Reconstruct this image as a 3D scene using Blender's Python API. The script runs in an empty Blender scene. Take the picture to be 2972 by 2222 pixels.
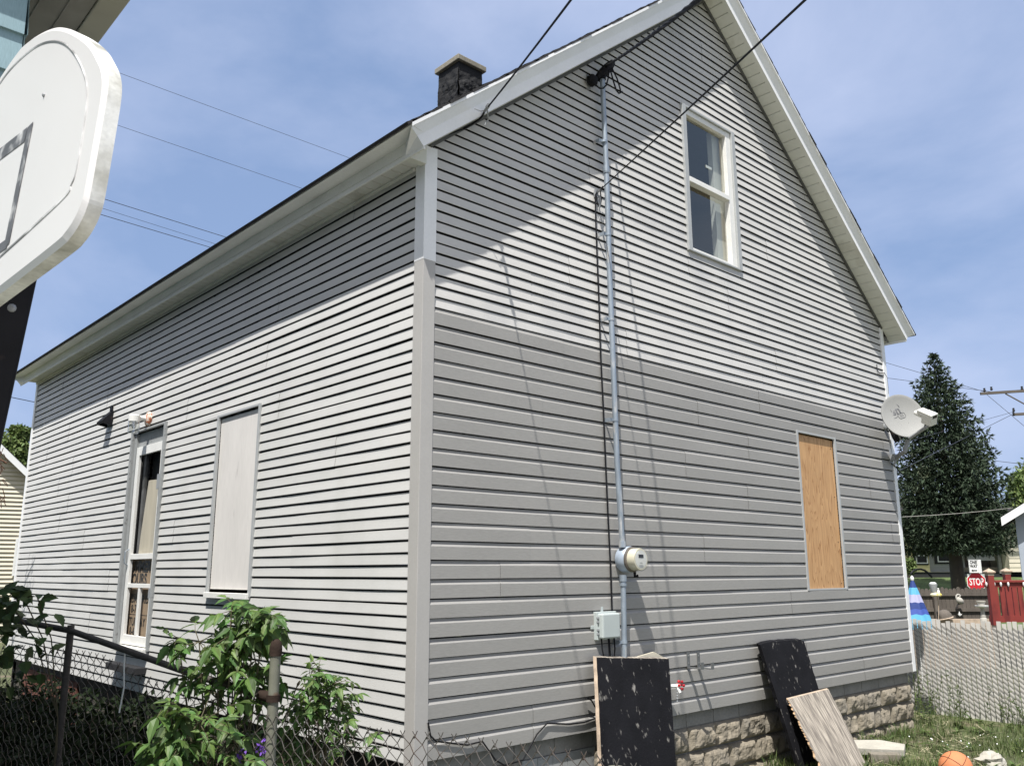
import bpy, bmesh, math, random
from mathutils import Vector as V, Matrix, noise
random.seed(7)
sc = bpy.context.scene
COL = sc.collection

# ------------------------------------------------------------------ camera
CAMP = V((-3.52107, -4.76029, 1.19138))
YAW, PIT, ROL, FPX = .74368, .214655, -.003587, 2504.73      # focal length in photo pixels (2972 wide)
S_ = 2972 / 2212
FW = V((math.sin(YAW) * math.cos(PIT), math.cos(YAW) * math.cos(PIT), math.sin(PIT)))
RT = V((math.cos(YAW), -math.sin(YAW), 0)); UP = RT.cross(FW)
R2 = RT * math.cos(ROL) + UP * math.sin(ROL); U2 = -RT * math.sin(ROL) + UP * math.cos(ROL)
FH = V((math.sin(YAW), math.cos(YAW), 0))
cam = bpy.data.cameras.new('camera'); camo = bpy.data.objects.new('camera', cam); COL.objects.link(camo)
m = Matrix((R2, U2, -FW)).transposed().to_4x4(); m.translation = CAMP
camo.matrix_world = m
cam.sensor_width = 36; cam.lens = 36 * FPX / 2972; cam.clip_start = .05; cam.clip_end = 2000
sc.camera = camo

# ------------------------------------------------------------------ sun and sky
SUND = V((1.55, 1, -3.5)).normalized()
sun = bpy.data.lights.new('sun', 'SUN'); suno = bpy.data.objects.new('sun', sun); COL.objects.link(suno)
suno.rotation_euler = SUND.to_track_quat('-Z', 'Y').to_euler()
sun.energy = 5.0; sun.angle = math.radians(.53); sun.color = (1, .975, .93)
w = bpy.data.worlds.new('World'); sc.world = w; w.use_nodes = True
nt = w.node_tree; bg = nt.nodes['Background']
sky = nt.nodes.new('ShaderNodeTexSky'); sky.sky_type = 'NISHITA'; sky.sun_disc = False
sky.sun_elevation = math.asin(-SUND.z); sky.sun_rotation = math.atan2(-SUND.x, -SUND.y)
sky.air_density = 1.1; sky.dust_density = .6; sky.ozone_density = 1.5; sky.altitude = 200
bg.inputs['Strength'].default_value = .075
def wn(t, **k):
    n = nt.nodes.new(t)
    for a, b in k.items(): setattr(n, a, b)
    return n
tcw = wn('ShaderNodeTexCoord'); mp = wn('ShaderNodeMapping'); mp.inputs['Scale'].default_value = (1.2, 1.2, 2.2); mp.inputs['Location'].default_value = (5.3, 4.4, 9.1)
mp.inputs['Rotation'].default_value = (.7, .2, .3)
nz = wn('ShaderNodeTexNoise'); nz.inputs['Scale'].default_value = 1.55; nz.inputs['Detail'].default_value = 7; nz.inputs['Roughness'].default_value = .55
nz.inputs['Distortion'].default_value = .35
cr = wn('ShaderNodeValToRGB'); cr.color_ramp.elements[0].position = .38; cr.color_ramp.elements[1].position = .75
cr.color_ramp.elements[0].color = (0, 0, 0, 1); cr.color_ramp.elements[1].color = (.62, .62, .62, 1)
hz = wn('ShaderNodeSeparateXYZ'); hm = wn('ShaderNodeMapRange'); hm.inputs[1].default_value = 0; hm.inputs[2].default_value = .8
hm.inputs[3].default_value = .85; hm.inputs[4].default_value = .62
veil = wn('ShaderNodeMix', data_type='RGBA'); veil.inputs[7].default_value = (3.1, 4.4, 7.3, 1)      # thin summer haze over the whole sky
mx = wn('ShaderNodeMix', data_type='RGBA'); mx.inputs[7].default_value = (7.6, 8.2, 10.4, 1)               # high thin cloud
L = nt.links.new
L(tcw.outputs['Generated'], mp.inputs[0]); L(mp.outputs[0], nz.inputs['Vector']); L(nz.outputs[0], cr.inputs[0])
L(tcw.outputs['Generated'], hz.inputs[0]); L(hz.outputs[2], hm.inputs[0]); L(hm.outputs[0], veil.inputs[0]); L(sky.outputs[0], veil.inputs[6])
sdot = wn('ShaderNodeVectorMath', operation='DOT_PRODUCT'); sdot.inputs[1].default_value = tuple(-SUND)      # whiter haze towards the sun
aur = wn('ShaderNodeMapRange'); aur.inputs[1].default_value = .35; aur.inputs[2].default_value = 1; aur.inputs[3].default_value = 0; aur.inputs[4].default_value = .85
vm2 = wn('ShaderNodeMix', data_type='RGBA'); vm2.inputs[7].default_value = (9.6, 8.9, 7.6, 1)
L(tcw.outputs['Generated'], sdot.inputs[0]); L(sdot.outputs['Value'], aur.inputs[0]); L(aur.outputs[0], vm2.inputs[0]); L(veil.outputs[2], vm2.inputs[6])
L(cr.outputs[0], mx.inputs[0]); L(vm2.outputs[2], mx.inputs[6]); L(mx.outputs[2], bg.inputs[0])
sc.view_settings.view_transform = 'Standard'; sc.view_settings.look = 'None'
sc.view_settings.exposure = .52; sc.view_settings.gamma = 1

# ------------------------------------------------------------------ pixel -> point (photo seen 2212 wide)
def ray(X, Y): return FW + R2 * ((X * S_ - 1486) / FPX) - U2 * ((Y * S_ - 1111) / FPX)
def at(X, Y, ax, v):
    d = ray(X, Y); return CAMP + d * ((v - CAMP[ax]) / d[ax])
def dep(X, Y, D): return CAMP + ray(X, Y) * D
def far(X, Y, D):                                             # point on the upright plane D metres ahead
    d = ray(X, Y); return CAMP + d * (D / d.dot(FH))

# ------------------------------------------------------------------ object helpers
class MB:
    def __init__(s): s.v = []; s.f = []; s.m = []
    def face(s, pts, mi=0):
        n = len(s.v); s.v += [tuple(p) for p in pts]; s.f.append(tuple(range(n, n + len(pts)))); s.m.append(mi)
    def box(s, lo, hi, M=None, mi=0):
        x0, y0, z0 = lo; x1, y1, z1 = hi
        p = [V((x, y, z)) for z in (z0, z1) for y in (y0, y1) for x in (x0, x1)]
        if M is not None: p = [M @ q for q in p]
        n = len(s.v); s.v += [tuple(q) for q in p]
        for f in ((0, 2, 3, 1), (4, 5, 7, 6), (0, 1, 5, 4), (2, 6, 7, 3), (0, 4, 6, 2), (1, 3, 7, 5)):
            s.f.append(tuple(n + i for i in f)); s.m.append(mi)
    def beam(s, a, b, wx, wy, up=V((0, 0, 1)), mi=0):          # bar from a to b with a rectangular section
        a = V(a); b = V(b); d = b - a; l = d.length; d = d.normalized()
        x = d.cross(up)
        if x.length < 1e-4: x = V((1, 0, 0))
        x = x.normalized(); y = x.cross(d)
        M = Matrix((x, y, d)).transposed().to_4x4(); M.translation = a
        s.box((-wx / 2, -wy / 2, 0), (wx / 2, wy / 2, l), M, mi)
    def tube(s, pts, r, n=8, mi=0, cap=True):
        pts = [V(p) for p in pts]; rs = r if isinstance(r, (list, tuple)) else [r] * len(pts)
        base = len(s.v); x = None
        for i, p in enumerate(pts):
            d = (pts[min(i + 1, len(pts) - 1)] - pts[max(i - 1, 0)])
            d = d.normalized() if d.length > 1e-9 else V((0, 0, 1))
            if x is None:
                x = d.orthogonal().normalized()
            x = (x - d * x.dot(d)); x = x.normalized() if x.length > 1e-6 else d.orthogonal().normalized()
            y = d.cross(x)
            for k in range(n):
                a = 2 * math.pi * k / n
                s.v.append(tuple(p + (x * math.cos(a) + y * math.sin(a)) * rs[i]))
        for i in range(len(pts) - 1):
            for k in range(n):
                a = base + i * n + k; b = base + i * n + (k + 1) % n
                s.f.append((a, b, b + n, a + n)); s.m.append(mi)
        if cap:
            s.f.append(tuple(base + k for k in reversed(range(n)))); s.m.append(mi)
            e = base + (len(pts) - 1) * n; s.f.append(tuple(e + k for k in range(n))); s.m.append(mi)
    def lathe(s, prof, n=20, M=None, mi=0, sx=1, sy=1):          # prof: (radius, height)
        b = len(s.v)
        for r, h in prof:
            for k in range(n):
                a = 2 * math.pi * k / n; p = V((r * math.cos(a) * sx, r * math.sin(a) * sy, h))
                s.v.append(tuple(M @ p if M is not None else p))
        for i in range(len(prof) - 1):
            for k in range(n):
                a = b + i * n + k; c = b + i * n + (k + 1) % n
                s.f.append((a, c, c + n, a + n)); s.m.append(mi)
        s.f.append(tuple(b + k for k in reversed(range(n)))); s.m.append(mi)
        e = b + (len(prof) - 1) * n; s.f.append(tuple(e + k for k in range(n))); s.m.append(mi)
    def prism(s, poly, fn, t0, t1, mi=0):                        # poly of (a,b); fn(a,b,t) -> point
        n = len(poly); b = len(s.v)
        s.v += [tuple(fn(a, c, t0)) for a, c in poly] + [tuple(fn(a, c, t1)) for a, c in poly]
        s.f.append(tuple(b + i for i in reversed(range(n)))); s.m.append(mi)
        s.f.append(tuple(b + n + i for i in range(n))); s.m.append(mi)
        for i in range(n):
            j = (i + 1) % n; s.f.append((b + i, b + j, b + n + j, b + n + i)); s.m.append(mi)
    def sphere(s, c, r, n=12, k=8, sz=1, mi=0):
        s.lathe([(max(r * math.sin(math.pi * i / k), 1e-4), -r * sz * math.cos(math.pi * i / k)) for i in range(k + 1)], n, Matrix.Translation(V(c)), mi)
    def build(s, name, mat, parent=None, smooth=False, bevel=0, fix=True):
        me = bpy.data.meshes.new(name); me.from_pydata(s.v, [], s.f)
        for mm in (mat if isinstance(mat, (list, tuple)) else [mat]): me.materials.append(mm)
        me.polygons.foreach_set('material_index', s.m)
        if fix:
            bm = bmesh.new(); bm.from_mesh(me); bmesh.ops.recalc_face_normals(bm, faces=bm.faces[:]); bm.to_mesh(me); bm.free()
        if smooth:
            me.polygons.foreach_set('use_smooth', [True] * len(me.polygons))
        me.update()
        o = bpy.data.objects.new(name, me); COL.objects.link(o)
        if smooth:
            me.set_sharp_from_angle(angle=math.radians(40))
        if bevel:
            b = o.modifiers.new('bevel', 'BEVEL'); b.width = bevel; b.segments = 2; b.limit_method = 'ANGLE'
        if parent is not None:
            o.parent = parent
        return o
def tag(o, label=None, cat=None, group=None, kind=None):
    if label: o['label'] = label
    if cat: o['category'] = cat
    if group: o['group'] = group
    if kind: o['kind'] = kind
    return o
def thing(name, label, cat, group=None, loc=(0, 0, 0), rz=0):
    o = bpy.data.objects.new(name, None); COL.objects.link(o); o.location = loc; o.rotation_euler = (0, 0, rz)
    o.empty_display_size = .2
    return tag(o, label, cat, group)
def wpart(mb, name, mat, parent, **k):                          # a part whose mesh is in world coordinates
    o = mb.build(name, mat, parent, **k); r = parent
    chain = []
    while r is not None: chain.append(r); r = r.parent
    M = Matrix.Identity(4)
    for q in reversed(chain): M = M @ q.matrix_parent_inverse @ q.matrix_basis
    o.matrix_parent_inverse = M.inverted(); return o
def text_mb(txt, size, extr=.001, bold=0, align='CENTER'):
    cu = bpy.data.curves.new('t', 'FONT'); cu.body = txt; cu.size = size; cu.extrude = extr; cu.align_x = align; cu.align_y = 'CENTER'
    cu.offset = bold; cu.resolution_u = 3
    o = bpy.data.objects.new('t', cu); COL.objects.link(o)
    bpy.context.view_layer.update()
    me = bpy.data.meshes.new_from_object(o.evaluated_get(bpy.context.evaluated_depsgraph_get()))
    b = MB(); b.v = [tuple(v.co) for v in me.vertices]; b.f = [tuple(p.vertices) for p in me.polygons]; b.m = [0] * len(b.f)
    bpy.data.objects.remove(o); bpy.data.curves.remove(cu); bpy.data.meshes.remove(me)
    return b
def xf(b, M, o=None):
    o = o or MB(); n = len(o.v); o.v += [tuple(M @ V(p)) for p in b.v]; o.f += [tuple(n + i for i in f) for f in b.f]; o.m += b.m; return o

# ------------------------------------------------------------------ materials
MATS = {}
def mat(name, col, rough=.6, var=.12, vs=2.5, vscale=(1, 1, 1), fine=.0, fs=60, fscale=(1, 1, 1), bump=.0, bs=80, bscale=(1, 1, 1), spec=.4, metal=0,
        col2=None, c2s=4, c2lo=.52, c2hi=.62, c2scale=(1, 1, 1), trans=0, rnd=0, hue=0):
    mt = bpy.data.materials.new(name); mt.use_nodes = True; t = mt.node_tree; P = t.nodes['Principled BSDF']; K = t.links.new
    def N(ty, **k):
        n = t.nodes.new(ty)
        for a, b in k.items(): setattr(n, a, b)
        return n
    tc = N('ShaderNodeTexCoord')
    def nse(scale, sc3, det=5):
        mpn = N('ShaderNodeMapping'); mpn.inputs['Scale'].default_value = sc3; n = N('ShaderNodeTexNoise'); n.inputs['Scale'].default_value = scale; n.inputs['Detail'].default_value = det
        K(tc.outputs['Object'], mpn.inputs[0]); K(mpn.outputs[0], n.inputs['Vector']); return n.outputs[0]
    base = N('ShaderNodeRGB'); base.outputs[0].default_value = (*col, 1); cur = base.outputs[0]
    if col2 is not None:
        r = N('ShaderNodeValToRGB'); r.color_ramp.elements[0].position = c2lo; r.color_ramp.elements[1].position = c2hi
        K(nse(c2s, c2scale, 8), r.inputs[0]); x = N('ShaderNodeMix', data_type='RGBA'); x.inputs[7].default_value = (*col2, 1)
        K(r.outputs[0], x.inputs[0]); K(cur, x.inputs[6]); cur = x.outputs[2]
    def mulv(src, amt, cur):
        mr = N('ShaderNodeMapRange'); mr.inputs[1].default_value = .25; mr.inputs[2].default_value = .75; mr.inputs[3].default_value = 1 - amt; mr.inputs[4].default_value = 1 + amt
        K(src, mr.inputs[0]); vm = N('ShaderNodeVectorMath', operation='SCALE'); K(cur, vm.inputs[0]); K(mr.outputs[0], vm.inputs[3]); return vm.outputs[0]
    if var: cur = mulv(nse(vs, vscale), var, cur)
    if fine: cur = mulv(nse(fs, fscale), fine, cur)
    if rnd:
        g = N('ShaderNodeNewGeometry'); mr = N('ShaderNodeMapRange'); mr.inputs[3].default_value = 1 - rnd; mr.inputs[4].default_value = 1 + rnd
        K(g.outputs['Random Per Island'], mr.inputs[0]); vm = N('ShaderNodeVectorMath', operation='SCALE'); K(cur, vm.inputs[0]); K(mr.outputs[0], vm.inputs[3]); cur = vm.outputs[0]
        if hue:
            h = N('ShaderNodeHueSaturation'); mh = N('ShaderNodeMapRange'); mh.inputs[3].default_value = .5 - hue; mh.inputs[4].default_value = .5 + hue
            ms = N('ShaderNodeMath', operation='MULTIPLY'); ms.inputs[1].default_value = 7.31; fr = N('ShaderNodeMath', operation='FRACT')
            K(g.outputs['Random Per Island'], ms.inputs[0]); K(ms.outputs[0], fr.inputs[0]); K(fr.outputs[0], mh.inputs[0]); K(mh.outputs[0], h.inputs['Hue']); K(cur, h.inputs['Color']); cur = h.outputs[0]
    K(cur, P.inputs['Base Color']); P.inputs['Roughness'].default_value = rough; P.inputs['Specular IOR Level'].default_value = spec; P.inputs['Metallic'].default_value = metal
    if bump:
        b = N('ShaderNodeBump'); b.inputs['Strength'].default_value = bump; b.inputs['Distance'].default_value = .01; K(nse(bs, bscale, 6), b.inputs['Height']); K(b.outputs[0], P.inputs['Normal'])
    if trans:
        tr = N('ShaderNodeBsdfTranslucent'); K(cur, tr.inputs[0]); mxs = N('ShaderNodeMixShader'); mxs.inputs[0].default_value = trans
        K(P.outputs[0], mxs.inputs[1]); K(tr.outputs[0], mxs.inputs[2]); K(mxs.outputs[0], t.nodes['Material Output'].inputs[0])
    return mt
M_sideL = mat('siding_light_grey_side', (.525, .517, .497), .5, .05, 1.3, (1, 1, 3), .05, 30, (1, 1, 14), .08, 40, (1, 1, 12), col2=(.47, .465, .44), c2s=1.6, c2lo=.56, c2hi=.78, c2scale=(1, 1, .35), rnd=.03)
M_sideG = mat('siding_light_grey_gable', (.53, .515, .49), .5, .06, 1.1, (1, 1, 3), .05, 30, (1, 1, 14), .08, 40, (1, 1, 12), col2=(.44, .43, .42), c2s=1.7, c2lo=.55, c2hi=.75, c2scale=(1, 1, .5), rnd=.03)
M_sideD = mat('siding_clay_grey', (.305, .295, .278), .5, .05, 1.2, (1, 1, 2), .09, 26, (1, 1, 12), .12, 30, (1, 1, 12), rnd=.03)
M_lapshade = mat('lap_shade_black', (.012, .012, .013), .9, .2)  # shade under the siding laps, put into the recess colour
M_white = mat('white_trim', (.80, .80, .80), .4, .05, 3, fine=.03)
M_whited = mat('white_trim_dirty', (.78, .78, .75), .5, .07, 3, fine=.05, col2=(.36, .34, .30), c2s=2.2, c2lo=.60, c2hi=.82, c2scale=(1, .5, 1))
M_soffit = mat('soffit_vinyl', (.66, .66, .60), .55, .08, 3, col2=(.35, .33, .27), c2s=3, c2lo=.58, c2hi=.85)
M_greytrim = mat('grey_corner_trim', (.40, .385, .365), .45, .04, 3, fine=.03)
M_jch = mat('grey_channel_trim', (.38, .39, .39), .45, .08, 6)
M_shingle = mat('dark_shingles', (.028, .026, .027), .9, .35, 9, fine=.3, fs=90, bump=.5, bs=150)
M_chim = mat('black_painted_stone', (.020, .020, .021), .75, .25, 8, bump=.3, bs=70, col2=(.09, .09, .09), c2s=26, c2lo=.70, c2hi=.76, spec=.2)
M_cap = mat('weathered_concrete_cap', (.235, .215, .17), .9, .2, 9, fine=.2, fs=60, bump=.3)
M_block = mat('rock_face_block', (.235, .203, .155), .9, .16, 5, fine=.16, fs=45, bump=.5, bs=60, col2=(.20, .178, .145), c2s=2.6, c2lo=.5, c2hi=.65)
M_block2 = mat('smooth_block', (.25, .24, .22), .9, .18, 4, fine=.12, fs=50, bump=.3)
M_mortar = mat('mortar', (.24, .225, .20), .95, .15, 6, fine=.15)
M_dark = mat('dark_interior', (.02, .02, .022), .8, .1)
def grain(mt, dark, k=11, sc3=(2.3, 1, .33)):                    # plain sawn veneer: contour lines of a stretched noise
    t = mt.node_tree; P = t.nodes['Principled BSDF']; src = P.inputs['Base Color'].links[0].from_socket
    def N(ty, **kw):
        n = t.nodes.new(ty)
        for a_, b_ in kw.items(): setattr(n, a_, b_)
        return n
    tc = N('ShaderNodeTexCoord'); mpn = N('ShaderNodeMapping'); mpn.inputs['Scale'].default_value = sc3; n = N('ShaderNodeTexNoise'); n.inputs['Scale'].default_value = 1.6; n.inputs['Detail'].default_value = 3; n.inputs['Distortion'].default_value = .4
    m1 = N('ShaderNodeMath', operation='MULTIPLY'); m1.inputs[1].default_value = k; m2 = N('ShaderNodeMath', operation='FRACT'); r = N('ShaderNodeValToRGB')
    r.color_ramp.elements[0].position = .0; r.color_ramp.elements[0].color = (.0, .0, .0, 1); r.color_ramp.elements[1].position = .78; r.color_ramp.elements[1].color = (.34, .34, .34, 1); e = r.color_ramp.elements.new(.92); e.color = (.95, .95, .95, 1); e = r.color_ramp.elements.new(1.0); e.color = (.1, .1, .1, 1)
    x = N('ShaderNodeMix', data_type='RGBA'); x.inputs[7].default_value = (*dark, 1); K = t.links.new
    K(tc.outputs['Object'], mpn.inputs[0]); K(mpn.outputs[0], n.inputs['Vector']); K(n.outputs[0], m1.inputs[0]); K(m1.outputs[0], m2.inputs[0]); K(m2.outputs[0], r.inputs[0]); K(r.outputs[0], x.inputs[0]); K(src, x.inputs[6]); K(x.outputs[2], P.inputs['Base Color'])
M_ply = mat('fresh_plywood', (.56, .335, .16), .6, .08, 2, fine=.12, fs=34, fscale=(6, 1, .25)); grain(M_ply, (.29, .135, .048), 15, (3.0, 1, .42))
M_wply = mat('white_painted_board', (.66, .63, .60), .6, .07, 3, (1, 1, .4), .04, 40, (1, 1, .2), col2=(.50, .47, .45), c2s=9, c2lo=.66, c2hi=.74, c2scale=(1, 1, .25))
M_paint = mat('white_door_paint', (.74, .73, .70), .5, .07, 6, fine=.05)
M_greywood = mat('grey_painted_wood', (.30, .31, .31), .7, .12, 6, col2=(.2, .2, .2), c2s=20, c2lo=.62, c2hi=.66)
M_rail = mat('dark_rusty_pipe', (.065, .056, .05), .75, .25, 12, fine=.2, bump=.3, bs=120)
M_galv = mat('galvanised_conduit', (.30, .345, .395), .42, .12, 9, (1, 1, .5), fine=.12, fs=40, fscale=(1, 1, .25), metal=.45, col2=(.62, .60, .57), c2s=16, c2lo=.56, c2hi=.68, c2scale=(1, 1, .22))
M_post = mat('painted_post_grey_green', (.155, .155, .12), .6, .16, 14, col2=(.13, .08, .05), c2s=9, c2lo=.6, c2hi=.75)
M_rust = mat('rusty_cap', (.036, .025, .020), .95, .2, 20, bump=.3, spec=.08)
M_wire = mat('chain_link_wire', (.115, .105, .095), .5, .2, 14, metal=.35, col2=(.09, .06, .045), c2s=9, c2lo=.5, c2hi=.7)
M_black = mat('black_cable', (.010, .010, .012), .7, .1, spec=.15)
M_cablefar = mat('far_cable', (.04, .045, .06), .7, .1)
M_tar = mat('tar_black_board', (.009, .009, .011), .85, .3, 5, bump=.35, bs=60, spec=.12, col2=(.20, .19, .175), c2s=17, c2lo=.62, c2hi=.73, c2scale=(1.5, 1.5, .75))
M_raw = mat('raw_wood_edge', (.42, .33, .25), .8, .2, 12, fine=.15)
M_weather = mat('weathered_plywood', (.165, .143, .122), .85, .15, 4, col2=(.40, .355, .295), c2s=9, c2lo=.40, c2hi=.64, c2scale=(6, .55, .5), fine=.3, fs=26, fscale=(6, .5, .45), bump=.3, bs=20, bscale=(6, .5, .5))
M_torn = mat('torn_wood_edge', (.40, .27, .16), .85, .3, 14)
M_box = mat('grey_plastic_box', (.42, .46, .45), .5, .05, 5)
M_meter = mat('meter_grey', (.36, .42, .50), .45, .1, 9, metal=.2)
M_metcan = mat('meter_cream', (.58, .55, .44), .35, .06, 8)
M_metface = mat('meter_face', (.60, .60, .57), .25, .05, 8, spec=.7)
M_dish = mat('dish_grey', (.30, .30, .29), .55, .05, 4, fine=.03)
M_dishd = mat('dish_dark_grey', (.27, .28, .29), .5, .1, 6)
M_logo = mat('faded_logo_grey', (.13, .13, .14), .6, .2, 25)
M_lnb = mat('lnb_white', (.72, .72, .68), .4, .04)
M_bboard = mat('backboard_white', (.62, .605, .60), .35, .02, 3)
M_brim = mat('backboard_rim', (.70, .70, .67), .6, .08, 8, fine=.12, fs=90, col2=(.15, .14, .085), c2s=7, c2lo=.40, c2hi=.75)
M_bmark = mat('worn_black_marking', (.10, .10, .11), .5, .2, 10, col2=(.62, .62, .62), c2s=12, c2lo=.50, c2hi=.70)
M_pole = mat('black_pole', (.010, .010, .013), .6, .25, 8, spec=.15, col2=(.06, .04, .035), c2s=11, c2lo=.6, c2hi=.75)
M_blue = mat('pale_blue_shake', (.23, .335, .37), .7, .08, 5, fine=.12, fs=40, fscale=(8, 8, .4))
M_browns = mat('brown_soffit', (.16, .135, .11), .7, .15, 6)
M_gutter = mat('neighbour_gutter', (.36, .345, .29), .6, .1, 5)
M_cream = mat('cream_siding', (.58, .53, .42), .6, .06, 3)
M_yellow = mat('yellow_siding', (.70, .60, .33), .6, .05, 3)
M_greyh = mat('far_grey_shade_and_porch', (.30, .30, .29), .6, .06, 3)
M_wood = mat('weathered_fence_wood', (.115, .098, .083), .85, .2, 5, (1, 1, .3), fine=.2, fs=20, fscale=(4, 4, .3))
M_red = mat('barn_red_paint', (.215, .034, .027), .6, .12, 6, col2=(.13, .02, .018), c2s=6, c2lo=.58, c2hi=.70, c2scale=(1, 1, .3))
M_signred = mat('sign_red', (.50, .02, .03), .45, .05)
M_signwhite = mat('sign_white', (.78, .78, .76), .45, .03)
M_signblack = mat('sign_black', (.02, .02, .02), .5, .05)
M_alum = mat('sign_back_aluminium', (.38, .42, .40), .5, .08)
M_slat = mat('privacy_slat_taupe', (.55, .525, .485), .5, .08, 4, rnd=.07)
M_stone = mat('pale_concrete', (.38, .36, .31), .9, .12, 8, fine=.12, bump=.3)
M_grey_st = mat('ornament_stone', (.42, .40, .36), .85, .12, 12)
M_wst = mat('white_ornament', (.74, .74, .72), .6, .05)
M_leafA = mat('box_elder_leaf', (.092, .162, .040), .5, .15, 5, trans=.38, rnd=.55, hue=.028)
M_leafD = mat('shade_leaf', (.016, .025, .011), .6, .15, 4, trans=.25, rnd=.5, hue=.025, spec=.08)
M_stem = mat('plant_stem', (.10, .085, .05), .8, .2, 8)
M_spruce = mat('spruce_needles', (.036, .056, .030), .75, .25, .5, rnd=.55, hue=.02, col2=(.10, .075, .035), c2s=.45, c2lo=.62, c2hi=.75)
M_bark = mat('bark', (.055, .045, .035), .9, .2, 4)
M_tree = mat('far_tree_leaves', (.13, .18, .055), .6, .15, 1, trans=.3, rnd=.45, hue=.02)
M_grass = mat('grass_blades', (.078, .112, .032), .7, .2, 1.5, trans=.25, rnd=.55, hue=.03)
M_straw = mat('dry_straw', (.38, .34, .22), .8, .2, 5, rnd=.3)
M_ground = mat('yard_soil', (.075, .085, .036), .95, .3, 1.2, fine=.3, fs=16, bump=.5, bs=14, col2=(.13, .11, .07), c2s=1.4, c2lo=.52, c2hi=.66)
M_purple = mat('purple_petals', (.22, .10, .52), .6, .15, trans=.25, rnd=.3)
M_ball = mat('basketball_orange', (.56, .20, .085), .65, .08, 9, bump=.35, bs=260)
M_seam = mat('ball_seam', (.035, .02, .015), .7, .1)
M_brick = mat('red_brick', (.13, .05, .035), .9, .2, 6, fine=.2)
M_brownpaper = mat('brown_sign_board', (.27, .20, .135), .7, .1, 3)
M_curtain = mat('beige_curtain', (.42, .385, .31), .9, .12, 3, (1, 5, .5))
M_screen = mat('loose_screen', (.035, .035, .035), .8, .2, 3)
M_ub = [mat('umbrella_navy', (.02, .045, .19), .7, .05), mat('umbrella_cyan', (.10, .36, .55), .7, .05), mat('umbrella_lilac', (.36, .36, .52), .7, .05), mat('umbrella_blue', (.045, .085, .34), .7, .05)]
M_asph = mat('asphalt', (.06, .06, .06), .9, .1)
M_utilw = mat('utility_wood', (.11, .095, .08), .9, .15)
M_rustorange = mat('rust_stained_white', (.66, .60, .52), .5, .1, 20, col2=(.40, .12, .05), c2s=22, c2lo=.5, c2hi=.56)
# glass: clear pane with a sky reflection
def glass(name, refl, tint=(1, 1, 1), gt=(.92, .95, 1)):
    mt = bpy.data.materials.new(name); mt.use_nodes = True; t = mt.node_tree; t.nodes.remove(t.nodes['Principled BSDF'])
    g = t.nodes.new('ShaderNodeBsdfGlossy'); g.inputs['Roughness'].default_value = .02; g.inputs['Color'].default_value = (*gt, 1)
    tr = t.nodes.new('ShaderNodeBsdfTransparent'); tr.inputs[0].default_value = (*tint, 1)
    lw = t.nodes.new('ShaderNodeLayerWeight'); lw.inputs[0].default_value = .5; f = t.nodes.new('ShaderNodeMath'); f.operation = 'POWER'; f.inputs[1].default_value = 5; t.links.new(lw.outputs['Facing'], f.inputs[0]); a = t.nodes.new('ShaderNodeMath'); a.operation = 'ADD'; a.use_clamp = True; a.inputs[1].default_value = refl
    x = t.nodes.new('ShaderNodeMixShader'); t.links.new(f.outputs[0], a.inputs[0]); t.links.new(a.outputs[0], x.inputs[0]); t.links.new(tr.outputs[0], x.inputs[1]); t.links.new(g.outputs[0], x.inputs[2])
    t.links.new(x.outputs[0], t.nodes['Material Output'].inputs[0]); return mt
M_glass = glass('window_glass', .16, (.8, .82, .80), (1, .93, .78)); M_jar = glass('jar_glass', .24, (.96, .96, .93))

# ------------------------------------------------------------------ ground
def gh(x, y):
    d = (V((x, y, 0)) - CAMP).dot(FH); s = (V((x, y, 0)) - CAMP).dot(RT)
    z = -.62
    if d > 13:
        if d < 30: z = -.62 - .6 * (d - 13) / 17
        elif d < 36: z = -1.22
        elif d < 43: z = -1.22 + 1.95 * (d - 36) / 7
        else: z = .73
        if s < 4: z = -.62 + (z + .62) * max(0, (s - 0) / 4)
    return z + .04 * noise.noise(V((x * .9, y * .9, 0))) + .015 * noise.noise(V((x * 4, y * 4, 3)))
b = MB(); xs = [-400, -200, -100, -50, -25, -15] + [-10 + .4 * i for i in range(66)] + [17 + 1.5 * i for i in range(30)] + [70, 100, 200, 400]
ys = [-400, -200, -100, -40, -20, -12] + [-8 + .4 * i for i in range(66)] + [19 + 1.5 * i for i in range(30)] + [70, 100, 200, 400]
for j, yy in enumerate(ys):
    for xx in xs: b.v.append((xx, yy, gh(xx, yy)))
nx = len(xs)
for j in range(len(ys) - 1):
    for i in range(nx - 1): b.f.append((j * nx + i, j * nx + i + 1, (j + 1) * nx + i + 1, (j + 1) * nx + i)); b.m.append(0)
tag(b.build('ground', M_ground, smooth=True), kind='structure')

b = MB()                                                        # unseen pale ground, added to bounce light up to the soffits
for i in range(12):
    for j in range(8):
        x0, x1, y0, y1 = -9 + i * 1.0, -8.012 + i * 1.0, -14 + j * 1.35, -12.662 + j * 1.35
        b.face([V((x0, y0, -.545)), V((x1, y0, -.545)), V((x1, y1, -.545)), V((x0, y1, -.545))])
tag(b.build('bounce_ground', mat('bounce_ground_pale', (.42, .40, .37), .9, .12, 2, fine=.1), fix=False), kind='structure')
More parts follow.
